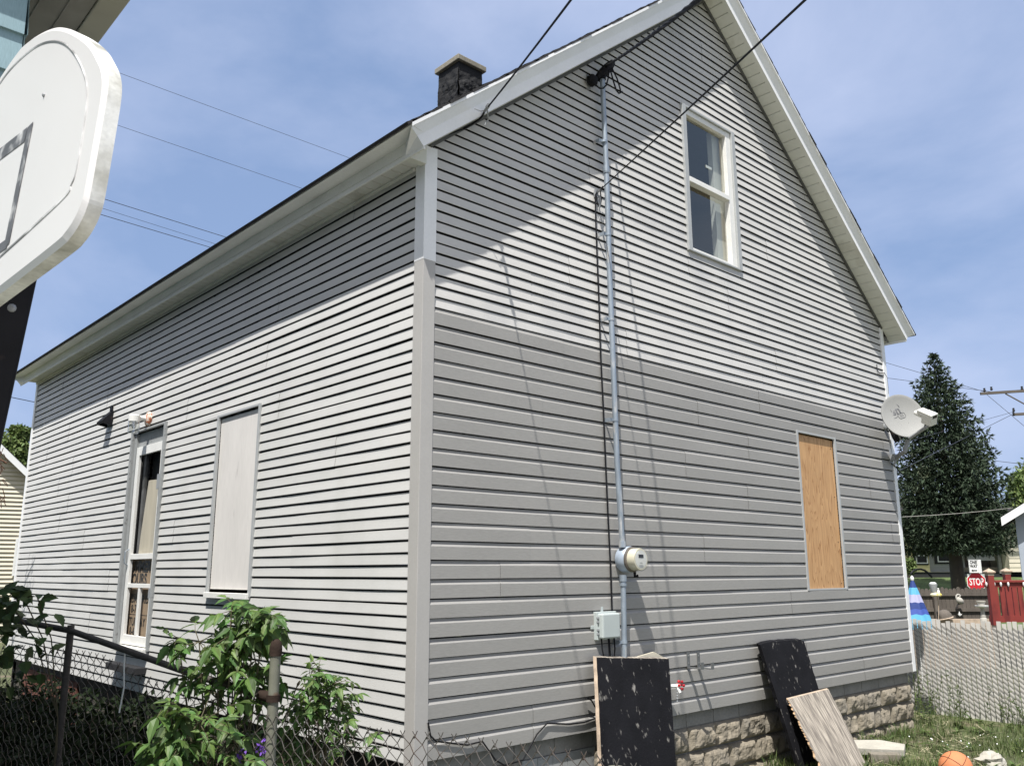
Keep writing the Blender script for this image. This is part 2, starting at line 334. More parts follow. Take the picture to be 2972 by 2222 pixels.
# ------------------------------------------------------------------ the grey house
W, LN, APX, APZ, SL = 7.426, 10.156, 3.713, 7.32, .82
H5, Q = .127, .08347
def soff(x): return APZ - SL * abs(x - APX)
house = thing('house', 'grey vinyl sided gable house with patched lower siding', 'house')
def prof_lap(z0, q): return [(-.014, z0 + .002), (.0088, z0 + .002), (.0093, z0), (.0118, z0), (.0123, z0 + .004), (.003, z0 + .84 * q), (-.014, z0 + .845 * q), (-.014, z0 + q)]
def prof_gab(z0, q): return [(-.014, z0 + .002), (.0098, z0 + .002), (.0103, z0), (.0128, z0), (.0133, z0 + .004), (.003, z0 + .855 * q), (-.014, z0 + .86 * q), (-.014, z0 + q)]
def prof_dutch(z0, q): return [(-.010, z0 + .002), (.0135, z0 + .002), (.014, z0), (.0165, z0), (.017, z0 + .088), (.003, z0 + .109), (.002, z0 + .94 * q), (-.010, z0 + .945 * q), (-.010, z0 + q)]
def clip(pr, a, c):                                             # clip a profile (out,z) to a<=z<=c
    out = []
    def put(p):
        if not out or abs(out[-1][0] - p[0]) + abs(out[-1][1] - p[1]) > 1e-7: out.append(p)
    for (o0, z0), (o1, z1) in zip(pr, pr[1:]):
        lo_, hi_ = min(z0, z1), max(z0, z1)
        if hi_ < a - 1e-9 or lo_ > c + 1e-9: continue
        if hi_ - lo_ < 1e-9: put((o0, z0)); put((o1, z1)); continue
        za, zb = min(max(z0, a), c), min(max(z1, a), c)
        for z in (za, zb): put((o0 + (o1 - o0) * (z - z0) / (z1 - z0), z))
    return out
def siding(b, fn, zs, prof, lo, hi, holes, seed, group=3, step=.3, wob=.0030):
    rr = random.Random(seed); seams = []
    for ci, (z0, q) in enumerate(zs):
        if ci % group == 0:
            c = rr.uniform(.3, 3.4); seams = []
            while c < 14: seams.append(c); c += rr.choice([3.66, 2.9, 2.2, 1.7])
        pr = prof(z0, q); cuts = sorted({z0, z0 + q} | {z for h in holes for z in h[2:] if z0 < z < z0 + q})
        sag = rr.uniform(-.0015, .0015)
        for a, c in zip(cuts, cuts[1:]):
            pp = clip(pr, a, c); zm = (a + c) / 2
            if hi(c) - lo(c) < .03 or len(pp) < 2: continue
            iv = [(None, None)]; hs = sorted(h for h in holes if h[2] < zm < h[3])
            edges = [None] + [e for h in hs for e in h[:2]] + [None]
            for e0, e1 in zip(edges[::2], edges[1::2]):
                l0 = lo(zm) if e0 is None else e0; h0 = hi(zm) if e1 is None else e1
                if h0 - l0 < .01: continue
                br = [l0] + [s + .012 * (k % 2) for k, s in enumerate(seams) if l0 + .1 < s < h0 - .1] + [h0]
                for k, (u0, u1) in enumerate(zip(br, br[1:])):
                    off = .0022 * ((k + ci // group) % 2); n = max(1, int((u1 - u0) / step)); rows = []
                    for i in range(n + 1):
                        t = i / n; row = []
                        for (o, z) in pp:
                            ua = lo(z) if (e0 is None and k == 0) else u0; ub = hi(z) if (e1 is None and k == len(br) - 2) else u1
                            if e0 is None and k == 0 and ua > ub: ua = ub
                            u = ua + (ub - ua) * t; wv = wob * noise.noise(V((u * 1.4, ci * 5.3, seed))) + wob * .7 * noise.noise(V((u * .5, z0 * .8, seed + 9)))
                            ou = o if o < .002 else o + off + wv
                            row.append(fn(u, ou, z + sag + .0016 * noise.noise(V((u * .8, ci * 2.1, 4 + seed)))))
                        rows.append(row)
                    base = len(b.v); m_ = len(pp)
                    for row in rows: b.v += [tuple(p) for p in row]
                    for i in range(n):
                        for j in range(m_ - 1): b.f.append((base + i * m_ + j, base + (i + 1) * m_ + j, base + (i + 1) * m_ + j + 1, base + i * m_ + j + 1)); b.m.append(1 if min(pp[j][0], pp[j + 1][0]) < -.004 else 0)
gab = lambda u, o, z: V((u, -o, z)); lef = lambda u, o, z: V((-o, u, z)); rig = lambda u, o, z: V((W + o, u, z)); bak = lambda u, o, z: V((u, LN + o, z))
WIN = (3.235, 4.13, 4.285, 5.87); PLY = (5.05, 5.895, .982, 2.672); WB = (2.40, 3.268, .982, 2.672); DR = (4.60, 5.60, .40, 2.785)
ZT = 24 * H5
glo = lambda z: max(.07, APX - (APZ - z) / SL); ghi = lambda z: min(W - .05, APX + (APZ - z) / SL)
up = [(ZT + i * Q, Q) for i in range(52) if ZT + i * Q < APZ - .03]
b = MB(); siding(b, gab, [(i * H5, H5) for i in range(24)], prof_dutch, glo, ghi, [PLY], 3, group=2); o = wpart(b, 'lower_siding', [M_sideD, M_lapshade], house, fix=False); tag(o, 'wide clay grey lower siding')
b = MB(); siding(b, gab, up, prof_gab, glo, ghi, [WIN], 5); o = wpart(b, 'gable_siding', [M_sideG, M_lapshade], house, fix=False); tag(o, 'narrow light grey siding of the gable')
nl = [(-.0137 + i * Q, Q) for i in range(50) if -.0137 + (i + 1) * Q < 4.17]
b = MB(); siding(b, lef, nl, prof_lap, lambda z: .07, lambda z: LN - .04, [WB, DR], 8); wpart(b, 'side_siding', [M_sideL, M_lapshade], house, fix=False)
b = MB(); siding(b, rig, nl, prof_lap, lambda z: .03, lambda z: LN - .04, [], 11, step=1.5); wpart(b, 'side_siding', [M_sideL, M_lapshade], house, fix=False)
b = MB(); siding(b, bak, [(i * Q * 2, Q * 2) for i in range(43)], prof_lap, glo, ghi, [], 12, step=1.5); wpart(b, 'gable_siding', [M_sideG, M_lapshade], house, fix=False)
# corner posts: white top piece over grey lower piece at the near corner, white at the others
def lpost(x, y, sx, sy, z0, z1, t=.088, o=.022):
    b = MB(); b.prism([(-o, -o), (t, -o), (t, 0), (0, 0), (0, t), (-o, t)], lambda a, c, h: V((x + sx * a, y + sy * c, h)), z0, z1); return b
o = wpart(lpost(0, 0, 1, 1, 3.385, 4.27, .09, .0235), 'corner_trim', M_white, house, bevel=.002); tag(o, 'white upper piece of corner trim')
o = wpart(lpost(0, 0, 1, 1, -.06, 3.395), 'corner_trim', M_greytrim, house, bevel=.003); tag(o, 'grey lower piece of corner trim')
wpart(lpost(W, 0, -1, 1, .0, 4.28, .06), 'corner_trim', M_white, house, bevel=.002)
wpart(lpost(0, LN, 1, -1, -.05, 4.12, .06), 'corner_trim', M_white, house, bevel=.002)
wpart(lpost(W, LN, -1, -1, -.05, 4.12, .06), 'corner_trim', M_white, house)
# gable rake trim (fascia board + canted crown), front and back
def rake(side, yf, sg):
    xe = -.34 if side < 0 else W + .34; xb = -.2 if side < 0 else W + .2
    b = MB(); N = 14; sec = [(.24, 0, 0), (.24, .107, .4), (.276, .194, .96), (.294, .198, 1), (.294, .226, 1), (.0, .226, 1)]
    rr = random.Random(3 + side)
    for i in range(N):
        for (o0, d0, e0), (o1, d1, e1) in zip(sec, sec[1:]):
            pts = []
            for (o, d, e, t) in ((o0, d0, e0, i / N), (o1, d1, e1, i / N), (o1, d1, e1, (i + 1) / N), (o0, d0, e0, (i + 1) / N)):
                xs_ = xb + (xe - xb) * e; x = xs_ + (APX - xs_) * t
                pts.append(V((x, yf - sg * (o + .003 * noise.noise(V((x * .8, d * 9, side)))), soff(x) + d)))
            b.face(pts)
    for k in range(len(sec) - 1):                                                # end cap
        pass
    b.face([V((xb + (xe - xb) * e, yf - sg * o, soff(xb + (xe - xb) * e) + d)) for o, d, e in sec[:5]] + [V((xb, yf - sg * .02, soff(xb) + .2)), V((xb, yf - sg * .02, soff(xb)))])
    return b
for sd in (-1, 1):
    o = wpart(rake(sd, 0, 1), 'rake_fascia', M_white, house, fix=False)
    wpart(rake(sd, LN, -1), 'rake_fascia', M_white, house, fix=False)
# rake soffit panels with grooves
def panels(f, length, width, b, pitch=.127, g=.012, dd=.02):
    n = int(length / pitch)
    for i in range(n + 1):
        a0 = i * pitch; a1 = min(a0 + pitch - g, length); a2 = min(a0 + pitch, length)
        if a1 <= a0: continue
        e = .82                                                                    # grooves stop short of the fascia
        b.face([f(a0, 0, 0), f(a1, 0, 0), f(a1, width, 0), f(a0, width, 0)])
        if a2 > a1:
            b.face([f(a1, 0, dd), f(a2, 0, dd), f(a2, width * e, dd), f(a1, width * e, dd)])
            b.face([f(a1, 0, 0), f(a1, 0, dd), f(a1, width * e, dd), f(a1, width * e, 0)])
            b.face([f(a2, 0, 0), f(a2, 0, dd), f(a2, width * e, dd), f(a2, width * e, 0)])
            b.face([f(a1, width * e, 0), f(a2, width * e, 0), f(a2, width, 0), f(a1, width, 0)])
ca = 1 / math.hypot(1, SL)
for sd in (-1, 1):
    b = MB(); ln = (APX + .2) / ca
    def f(a, wd, dz, sd=sd):
        x = APX + sd * a * ca; return V((x, -.02 - wd, soff(x) + dz))
    panels(f, ln, .225, b); wpart(b, 'rake_soffit', M_soffit, house, fix=False)
    b = MB()                                                                       # J-channel where soffit meets siding
    x1 = .02 if sd < 0 else W - .02
    b.beam((x1, -.024, soff(x1) - .018), (APX, -.024, soff(APX) - .018), .022, .026); wpart(b, 'soffit_channel', mat('dark_gap_channel', (.10, .10, .095), .7, .2, 6), house)  # shade of the gap under the soffit, put into the channel colour
# eaves along both long sides
for sx in (-1, 1):
    X0 = 0 if sx < 0 else W
    b = MB()
    panels(lambda a, wd, dz: V((X0 + sx * (.005 + wd), -.0 + a, 4.13 + dz)), LN, .2, b); wpart(b, 'eave_soffit', M_soffit, house, fix=False)
    b = MB(); y0, y1 = -.24, LN + .24; N = 30
    sec = [(.2, 4.095), (.2, 4.215), (.34, 4.205), (.34, 4.225)]
    for (o0, d0), (o1, d1) in zip(sec, sec[1:]):
        for i in range(N):
            e0 = .05 if o0 > .3 else 0; e1 = .05 if o1 > .3 else 0
            ya = lambda e, t: (y0 - e) + (y1 - y0 + 2 * e) * t
            wv = lambda t, d: .004 * noise.noise(V((t * 9, d * 7, sx)))
            b.face([V((X0 + sx * o0, ya(e0, i / N), d0 + wv(i / N, d0))), V((X0 + sx * o1, ya(e1, i / N), d1 + wv(i / N, d1))), V((X0 + sx * o1, ya(e1, (i + 1) / N), d1 + wv((i + 1) / N, d1))), V((X0 + sx * o0, ya(e0, (i + 1) / N), d0 + wv((i + 1) / N, d0)))])
    b.box((X0 + (-.1985 if sx < 0 else .183), y0 + .002, 4.0955), (X0 + (-.183 if sx < 0 else .1985), y1, 4.12))
    wpart(b, 'eave_fascia', M_whited, house, fix=False)
    b = MB(); b.beam((X0 + sx * .026, .1, 4.115), (X0 + sx * .026, LN, 4.115), .022, .02); wpart(b, 'soffit_channel', M_soffit, house)
# the light triangular return piece at the near left eave
b = MB(); b.prism([(-.193, 4.108), (-.026, 4.108), (-.026, 4.245), (-.193, 4.112)], lambda a, c, h: V((a, h, c)), -.045, .02); wpart(b, 'eave_return', M_soffit, house, bevel=.003)
# roof: overlapping shingle courses with ragged rake ends
b = MB(); rr = random.Random(5)
for sd in (-1, 1):
    SLN = (APX + .37) / ca; n = int(SLN / .14) + 1; nrm = V((sd * SL * ca, 0, ca)); dn = V((sd * ca, 0, -SL * ca))
    top = V((APX, 0, APZ + .222))
    for i in range(n):
        a0 = i * .14; a1 = min(a0 + .19, SLN)
        if a0 > SLN: break
        ya = -.2935 - rr.choice([0, .001, .003, .009]) ; yb = LN + .30
        t0 = .008; t1 = .020 + rr.uniform(0, .004)
        N = 12
        for k in range(N):
            u0 = ya + (yb - ya) * k / N; u1 = ya + (yb - ya) * (k + 1) / N
            j0 = .003 * noise.noise(V((u0 * 2, i, sd))) ; j1 = .003 * noise.noise(V((u1 * 2, i, sd)))
            P = lambda a, u, t: top + dn * a + nrm * t + V((0, u, 0))
            b.face([P(a0, u0, t0 + .004), P(a0, u1, t0 + .004), P(a1, u1, t1 + j1), P(a1, u0, t1 + j0)])
            b.face([P(a1, u0, t1 + j0), P(a1, u1, t1 + j1), P(a1, u1, .001), P(a1, u0, .001)])
            if k == 0: b.face([P(a0, u0, .0), P(a0, u0, t0 + .004), P(a1, u0, t1 + j0), P(a1, u0, .0)])
    P = lambda a, u, t: top + dn * a + nrm * t + V((0, u, 0))
    b.face([P(0, -.285, 0), P(0, LN + .285, 0), P(SLN, LN + .285, 0), P(SLN, -.285, 0)])
roof = wpart(b, 'roof', M_shingle, house, fix=False)
b = MB()
for k in range(38):
    y0 = -.30 + k * .284; P = [V((APX - .14, 0, APZ + .222 + .028 - .14 * SL)), V((APX, 0, APZ + .25)), V((APX + .14, 0, APZ + .222 + .028 - .14 * SL))]
    for q0, q1 in zip(P, P[1:]): b.face([q0 + V((0, y0, .012)), q1 + V((0, y0, .012)), q1 + V((0, y0 + .3, .004)), q0 + V((0, y0 + .3, .004))])
wpart(b, 'ridge_cap', M_shingle, roof, fix=False)
# chimney: rough black painted stone with a concrete cap
b = MB(); cx0, cx1, cy0, cy1 = 2.335, 2.70, 2.53, 2.92
def rough(b, f, nu, nv, amp, seed, mi=0, fr=7, blk=None):
    base = len(b.v)
    for j in range(nv + 1):
        for i in range(nu + 1):
            u = i / nu; v = j / nv; p, nn = f(u, v)
            a = noise.noise(p * fr + V((seed, 0, 0))) + .6 * noise.noise(p * fr * 2.3 + V((0, seed, 0))) + .3 * noise.noise(p * fr * 5)
            e = 1.0
            if blk: e = blk(u, v)
            b.v.append(tuple(p + nn * (amp * a + amp * .6) * e))
    for j in range(nv):
        for i in range(nu): b.f.append((base + j * (nu + 1) + i, base + j * (nu + 1) + i + 1, base + (j + 1) * (nu + 1) + i + 1, base + (j + 1) * (nu + 1) + i)); b.m.append(mi)
z0, z1 = 5.9, 7.2
ed = lambda u, v: min(1, (1 - v) * 5)
rough(b, lambda u, v: (V((cx0 + (cx1 - cx0) * u, cy0, z0 + (z1 - z0) * v)), V((0, -1, 0))), 26, 80, .02, 3, fr=9, blk=ed)
rough(b, lambda u, v: (V((cx0, cy1 + (cy0 - cy1) * u, z0 + (z1 - z0) * v)), V((-1, 0, 0))), 26, 80, .02, 8, fr=9, blk=ed)
rough(b, lambda u, v: (V((cx1, cy0 + (cy1 - cy0) * u, z0 + (z1 - z0) * v)), V((1, 0, 0))), 12, 40, .02, 5, fr=9, blk=ed)
rough(b, lambda u, v: (V((cx1 + (cx0 - cx1) * u, cy1, z0 + (z1 - z0) * v)), V((0, 1, 0))), 12, 40, .02, 6, fr=9, blk=ed)
chim = wpart(b, 'chimney', M_chim, roof, fix=False, smooth=False)
b = MB(); b.box((2.295, 2.49, 7.195), (2.74, 2.96, 7.265)); wpart(b, 'chimney_cap', M_cap, roof, bevel=.008)
# ---- windows
def jframe(b, fn, r, wd=.035, o=.03, sides='LRTB'):
    u0, u1, z0, z1 = r
    if 'L' in sides: b.prism([(u0 - wd * .4, z0), (u0 + wd * .6, z0), (u0 + wd * .6, z1 + .01), (u0 - wd * .4, z1 + .01)], lambda a, c, h: fn(a, h, c), -.0, o)
    if 'R' in sides: b.prism([(u1 - wd * .6, z0), (u1 + wd * .4, z0), (u1 + wd * .4, z1 + .01), (u1 - wd * .6, z1 + .01)], lambda a, c, h: fn(a, h, c), -.0, o)
    if 'T' in sides: b.prism([(u0 + wd * .6, z1 - .012), (u1 - wd * .6, z1 - .012), (u1 - wd * .6, z1 + .01), (u0 + wd * .6, z1 + .01)], lambda a, c, h: fn(a, h, c), -.0, o - .003)
    if 'B' in sides: b.prism([(u0 + wd * .6, z0), (u1 - wd * .6, z0), (u1 - wd * .6, z0 + .018), (u0 + wd * .6, z0 + .018)], lambda a, c, h: fn(a, h, c), -.0, o - .003)
def rect(b, fn, u0, u1, z0, z1, o0, o1): b.prism([(u0, z0), (u1, z0), (u1, z1), (u0, z1)], lambda a, c, h: fn(a, h, c), o0, o1)
b = MB(); jframe(b, gab, WIN, .06, .035); win = wpart(b, 'attic_window', M_jch, house, bevel=.002); tag(win, 'white sash attic window in the gable')
b = MB(); u0, u1, z0, z1 = WIN; zm = 5.075
rect(b, gab, u0 + .037, u0 + .062, z0 + .02, z1 - .014, -.06, .012); rect(b, gab, u1 - .125, u1 - .037, z0 + .02, z1 - .014, -.06, .012)
rect(b, gab, u0 + .062, u1 - .125, z1 - .075, z1 - .014, -.06, .010); rect(b, gab, u0 + .062, u1 - .125, z0 + .02, z0 + .05, -.06, .010)
rect(b, gab, u0 + .062, u1 - .125, zm - .03, zm + .025, -.055, .022); wpart(b, 'frame', M_paint, win, bevel=.003)
b = MB(); b.face([gab(a, -.03, c) for a, c in ((u0 + .06, zm), (u1 - .12, zm), (u1 - .12, z1 - .07), (u0 + .06, z1 - .07))]); b.face([gab(a, -.045, c) for a, c in ((u0 + .06, z0 + .04), (u1 - .12, z0 + .04), (u1 - .12, zm), (u0 + .06, zm))])
wpart(b, 'pane', M_glass, win, fix=False)
b = MB(); rect(b, gab, u1 - .22, u1 + .30, z0 - .1, z1, -.16, -.10); wpart(b, 'inner_shade', [mat('pale_inner_jamb', (.72, .73, .70), .7, .1)], win)
b = MB(); rect(b, gab, u0 + .43, u0 + .53, 5.33, 5.36, -.028, -.024); wpart(b, 'sticker', M_box, win)
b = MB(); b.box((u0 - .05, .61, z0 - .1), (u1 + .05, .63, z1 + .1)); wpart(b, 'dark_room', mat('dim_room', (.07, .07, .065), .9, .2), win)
# boarded openings
b = MB(); jframe(b, gab, PLY, .034, .024); bw = wpart(b, 'boarded_window', M_jch, house, bevel=.002); tag(bw, 'window boarded with fresh tan plywood')
b = MB(); rect(b, gab, PLY[0] + .024, PLY[1] - .024, PLY[2] + .018, PLY[3] - .03, -.02, -.006); rect(b, gab, PLY[0] + .024, PLY[1] - .024, PLY[3] - .029, PLY[3] - .013, -.05, -.03); wpart(b, 'plywood', M_ply, bw)
for z in (1.05, 1.5, 2.0, 2.55):
    for x in (5.11, 5.82):
        b = MB(); M = Matrix.Translation((x, .006, z)) @ Matrix.Rotation(math.pi / 2, 4, 'X'); b.lathe([(.006, 0), (.005, .004)], 8, M); wpart(b, 'screw', M_dark, bw)
b = MB(); jframe(b, lef, WB, .034, .026, 'LRTB'); bw2 = wpart(b, 'boarded_window', M_jch, house, bevel=.002); tag(bw2, 'window boarded with white painted panel')
b = MB(); rect(b, lef, WB[0] + .024, WB[1] - .024, WB[2] + .06, WB[3] - .03, -.02, -.004); wpart(b, 'panel', M_wply, bw2)
b = MB(); rect(b, lef, WB[0] + .0, WB[1] - .0, WB[2] - .02, WB[2] + .03, .0, .05); wpart(b, 'sill', M_paint, bw2, bevel=.003)
# screen door
b = MB(); jframe(b, lef, DR, .05, .035, 'LRT'); rect(b, lef, 5.50, 5.565, .40, 2.76, -.03, .006); rect(b, lef, 4.63, 5.50, 2.60, 2.765, -.05, -.02)
dr = wpart(b, 'screen_door', M_greywood, house, bevel=.002); tag(dr, 'white framed screen door with sagging screen')
b = MB(); a0, a1 = 4.655, 5.475
def drect(u0, u1, z0, z1, o0=-.03, o1=.004): rect(b, lef, u0, u1, z0, z1, o0, o1)
drect(a0, a0 + .075, .43, 2.60); drect(a1 - .085, a1, .43, 2.60); drect(a0 + .075, a1 - .085, 2.50, 2.60, -.03, .002); drect(a0 + .075, a1 - .085, .43, .53, -.03, .002)
drect(a0 + .075, a1 - .085, 1.335, 1.395, -.03, .002); drect(a0 + .075, a1 - .085, 1.03, 1.075, -.03, .002); drect(5.02, 5.075, .53, 1.03, -.03, 0)
drf = wpart(b, 'door_frame', M_paint, dr, bevel=.003)
b = MB(); rect(b, lef, 4.62, 5.52, .36, .42, -.03, .07); wpart(b, 'threshold', M_paint, dr, bevel=.004)
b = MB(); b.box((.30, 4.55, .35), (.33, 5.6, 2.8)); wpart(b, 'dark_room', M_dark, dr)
b = MB(); N = 16
for i in range(N):                                                                 # curtain behind
    f = lambda t, z: V((.05 + .015 * math.sin(t * 11 + z), 4.66 + .50 * t + (.16 * (2.45 - z) / 1.2) * t, z))
    b.face([f(i / N, 1.35), f((i + 1) / N, 1.35), f((i + 1) / N, 2.2), f(i / N, 2.2)])
wpart(b, 'curtain', M_curtain, dr, fix=False)
b = MB(); b.face([V((.13, a, c)) for a, c in ((5.10, 1.39), (5.3, 1.39), (5.32, 2.52), (5.12, 2.52))]); wpart(b, 'torn_screen', M_screen, dr, fix=False)
b = MB(); b.box((-.035, 4.632, 2.07), (.0, 4.70, 2.23)); wpart(b, 'hinge', M_dishd, dr)
b = MB(); b.box((-.030, 4.632, .93), (.0, 4.69, 1.03)); wpart(b, 'hinge', M_dishd, dr)
b = MB(); b.tube([(-.005, 5.44, 1.27), (-.045, 5.44, 1.30), (-.045, 5.44, 1.42), (-.005, 5.44, 1.45)], .007, 8); wpart(b, 'handle', M_galv, dr, smooth=True)
b = MB(); b.box((.04, 5.27, 1.38), (.07, 5.33, 2.55)); b.box((.09, 5.33, 1.38), (.11, 5.9, 2.55)); wpart(b, 'inner_jamb', mat('grey_inner_jamb', (.11, .11, .11), .8, .3, 9), dr)
b = MB(); b.box((.055, 4.72, .52), (.06, 5.72, 1.34)); sg = wpart(b, 'paper_sign', M_brownpaper, dr)
b = MB()
Mt = Matrix(((0, 0, -1, 0), (-1, 0, 0, 0), (0, 1, 0, 0), (0, 0, 0, 1)))
for txt, y, z, s, bo in (('SUMMER', 5.23, 1.25, .17, .005), ('HOURS', 5.27, 1.115, .17, .005), ('MONDAY-FRIDAY', 5.20, .905, .115, .002), ('8-7', 5.30, .80, .12, .002), ('SATURDAY', 5.24, .665, .12, .002), ('8-6', 5.30, .565, .115, .002)):
    M = Matrix.Translation((.053, y, z)) @ Mt; xf(text_mb(txt, s, .0005, bo), M, b)
for z in (.955, .74): b.box((.0535, 4.74, z), (.0545, 5.7, z + .006))
wpart(b, 'lettering', M_signblack, sg, fix=False)
# step block under the door
b = MB(); b.box((-.12, 4.62, .17), (.02, 5.52, .24)); wpart(b, 'door_step', M_dark, house, bevel=.006)
# foundation: smooth course over rock faced courses
b = MB(); FY = .05
b.box((.08, FY + .012, -.9), (W - .07, FY + .2, .02), mi=2)
x = .1; k = 0
while x < W - .1:
    x1 = min(x + .405, W - .075); b.box((x + .004, FY, -.125), (x1 - .004, FY + .1, .015), mi=1); x = x1; k += 1
rr = random.Random(2)
for r_, (za, zb) in enumerate(((-.33, -.135), (-.535, -.34), (-.74, -.545))):
    x = .1 - .2 * (r_ % 2)
    while x < W - .08:
        x0_, x1 = max(x, .09) + .005, min(x + .405, W - .07) - .005
        if x1 - x0_ > .03 and not (.95 < (x0_ + x1) / 2 < 1.75):
            def blk(u, v): return max(0, min(1, min(u, 1 - u) * 9, min(v, 1 - v) * 5)) ** .6
            rough(b, lambda u, v: (V((x0_ + (x1 - x0_) * u, FY + .004 - .03 * blk(u, v), za + (zb - za) * v)), V((0, -1, 0))), 22, 12, .028, rr.uniform(0, 50), 0, 7, blk)
        x += .405
b.box((.09, .1, -.9), (.25, LN, -.02), mi=3); b.box((W - .25, .1, -.9), (W - .075, LN, -.02), mi=1); b.box((.09, LN - .2, -.9), (W - .07, LN - .05, -.02), mi=1)
wpart(b, 'foundation', [M_block, M_block2, M_mortar, mat('side_foundation_shade', (.075, .066, .055), .95, .3, 4, fine=.3, fs=30, bump=.4)], house, fix=False)  # long left side: its shade is put into the dark colour
b = MB()
for i in range(5): b.box((.98 + i * .155, FY - .012, -.75), (1.13 + i * .155, FY + .01, -.13))
wpart(b, 'crawl_space_boards', M_greywood, house)
b = MB(); b.box((.06, 7.0, -.62), (.085, 9.4, -.12)); wpart(b, 'brick_patch', M_brick, house)

# ------------------------------------------------------------------ things fixed to the house
def P1(X, Y, y=-.0): return at(X, Y, 1, y)
# conduit mast
mast = thing('conduit_mast', 'tall galvanised conduit mast with weatherhead on the gable wall', 'conduit', loc=tuple(P1(1348, 1420, -.06)))
pp = [P1(X, Y, -.085) for X, Y in ((1301, 168), (1304, 240), (1310, 370), (1317, 600), (1325, 800), (1333, 1000), (1344, 1172))]
b = MB(); b.tube(pp, .0235, 14); wpart(b, 'upper_pipe', M_galv, mast, smooth=True)
lp = [P1(X, Y, -.085) for X, Y in ((1346, 1252), (1347.5, 1330), (1348.5, 1440), (1349.5, 1510))]
b = MB(); b.tube(lp, .0225, 14); wpart(b, 'lower_pipe', M_galv, mast, smooth=True)
def ring(b, p, r, h, mi=0, n=14, d=V((0, 0, 1))): b.tube([p - d * h / 2, p + d * h / 2], r, n, mi)
for X, Y, h in ((1309.5, 366, .05), (1310, 372, .02), (1344, 1175, .05), (1346, 1248, .05), (1346, 1262, .02)): b = MB(); ring(b, P1(X, Y, -.085), .030, h); wpart(b, 'coupling', M_galv, mast, smooth=True)
for X, Y in ((1304.5, 306), (1314, 507), (1320.5, 690), (1329, 907), (1348, 1386)):
    b = MB(); p = P1(X, Y, -.085); ring(b, p, .027, .022)
    b.box((p.x - .055, -.085, p.z - .012), (p.x - .02, -.078, p.z + .012)); b.box((p.x - .058, -.085, p.z - .016), (p.x - .050, -.005, p.z + .016)); wpart(b, 'strap', M_galv, mast, smooth=True)
b = MB(); p = pp[0]
ax = (P1(1322, 140, -.17) - P1(1298, 166, -.085)).normalized(); c = P1(1300, 162, -.09)
up_ = V((0, 0, 1)); sdv = ax.cross(up_).normalized(); upv = sdv.cross(ax)
M = Matrix((sdv, ax, upv)).transposed().to_4x4(); M.translation = c
N = 10; sec = []
for i in range(7):
    t = i / 6; wd = .050 * (1 - .15 * t) * (1 if t < .95 else .75); hgt = .052 * math.sin(math.pi * (.25 + .55 * t)); y = -.05 + .21 * t
    sec.append([M @ V((wd * math.cos(a), y, hgt * max(math.sin(a), -.55))) for a in [2 * math.pi * k / N for k in range(N)]])
base = len(b.v)
for s_ in sec: b.v += [tuple(q) for q in s_]
for i in range(6):
    for k in range(N): b.f.append((base + i * N + k, base + i * N + (k + 1) % N, base + (i + 1) * N + (k + 1) % N, base + (i + 1) * N + k)); b.m.append(0)
b.face(sec[0]); b.face(sec[-1]); ring(b, p + V((0, 0, .0)), .034, .04); wpart(b, 'weatherhead', M_pole, mast, smooth=True)
e = M @ V((0, .14, -.03))
for dx, path in ((.0, ((1318, 150), (1324, 172), (1331, 195), (1337, 202), (1344, 198))), (.02, ((1322, 148), (1333, 170), (1339, 190), (1341, 200))), (-.02, ((1316, 151), (1314, 168), (1310, 184), (1303, 191), (1295, 191), (1286, 183), (1279, 176)))):
    b = MB(); b.tube([P1(X, Y, -.16 if i < 3 else -.13) for i, (X, Y) in enumerate(path)], .0075, 6); wpart(b, 'drip_loop', M_black, mast, smooth=True)
ins = thing('wire_insulator', 'black knob insulator left of the weatherhead', 'insulator', loc=tuple(P1(1275, 180)))
b = MB(); p = P1(1270, 178); b.box((p.x - .03, -.02, p.z - .08), (p.x + .01, 0, p.z + .06)); wpart(b, 'base_plate', M_dishd, ins)
b = MB(); M = Matrix.Translation(P1(1272, 178, -.02)) @ Matrix.Rotation(math.pi / 2, 4, 'X'); b.lathe([(.03, 0), (.055, .02), (.045, .045), (.055, .06), (.03, .085), (.001, .09)], 12, M)
wpart(b, 'knob', M_black, ins, smooth=True)
# electric meter
mz = 1.283; mx_ = 2.062
met = thing('electric_meter', 'round electric meter under glass on the conduit', 'meter', loc=(mx_, 0, mz))
Mr = Matrix.Translation((mx_, 0, mz)) @ Matrix.Rotation(math.pi / 2, 4, 'X')
b = MB(); b.lathe([(.06, .015), (.098, .03), (.106, .05), (.106, .115), (.098, .125)], 28, Mr); wpart(b, 'socket', M_meter, met, smooth=True)
b = MB(); b.lathe([(.098, .122), (.102, .126), (.102, .143), (.096, .147)], 28, Mr); wpart(b, 'ring', mat('meter_ring', (.17, .15, .13), .5, .1, metal=.5), met, smooth=True)
b = MB(); b.lathe([(.088, .145), (.088, .215), (.084, .222), (.001, .222)], 28, Mr); mc = wpart(b, 'meter_body', M_metcan, met, smooth=True)
b = MB(); b.lathe([(.072, .2222), (.072, .2235), (.001, .2236)], 28, Mr)
wpart(b, 'dial_face', M_metface, mc, smooth=True)
b = MB(); b.box((mx_ - .03, -.226, mz + .012), (mx_ + .03, -.2237, mz + .038)); wpart(b, 'display', M_signblack, mc)
b = MB(); xf(text_mb('kWh', .018, .0003), Matrix.Translation((mx_, -.2242, mz - .03)) @ Matrix.Rotation(math.pi / 2, 4, 'X'), b)
for i, wd in enumerate((.05, .06, .045)): b.box((mx_ - wd / 2, -.2245, mz - .048 - .008 * i), (mx_ + wd / 2, -.2238, mz - .045 - .008 * i))
wpart(b, 'small_print', M_dishd, mc, fix=False)
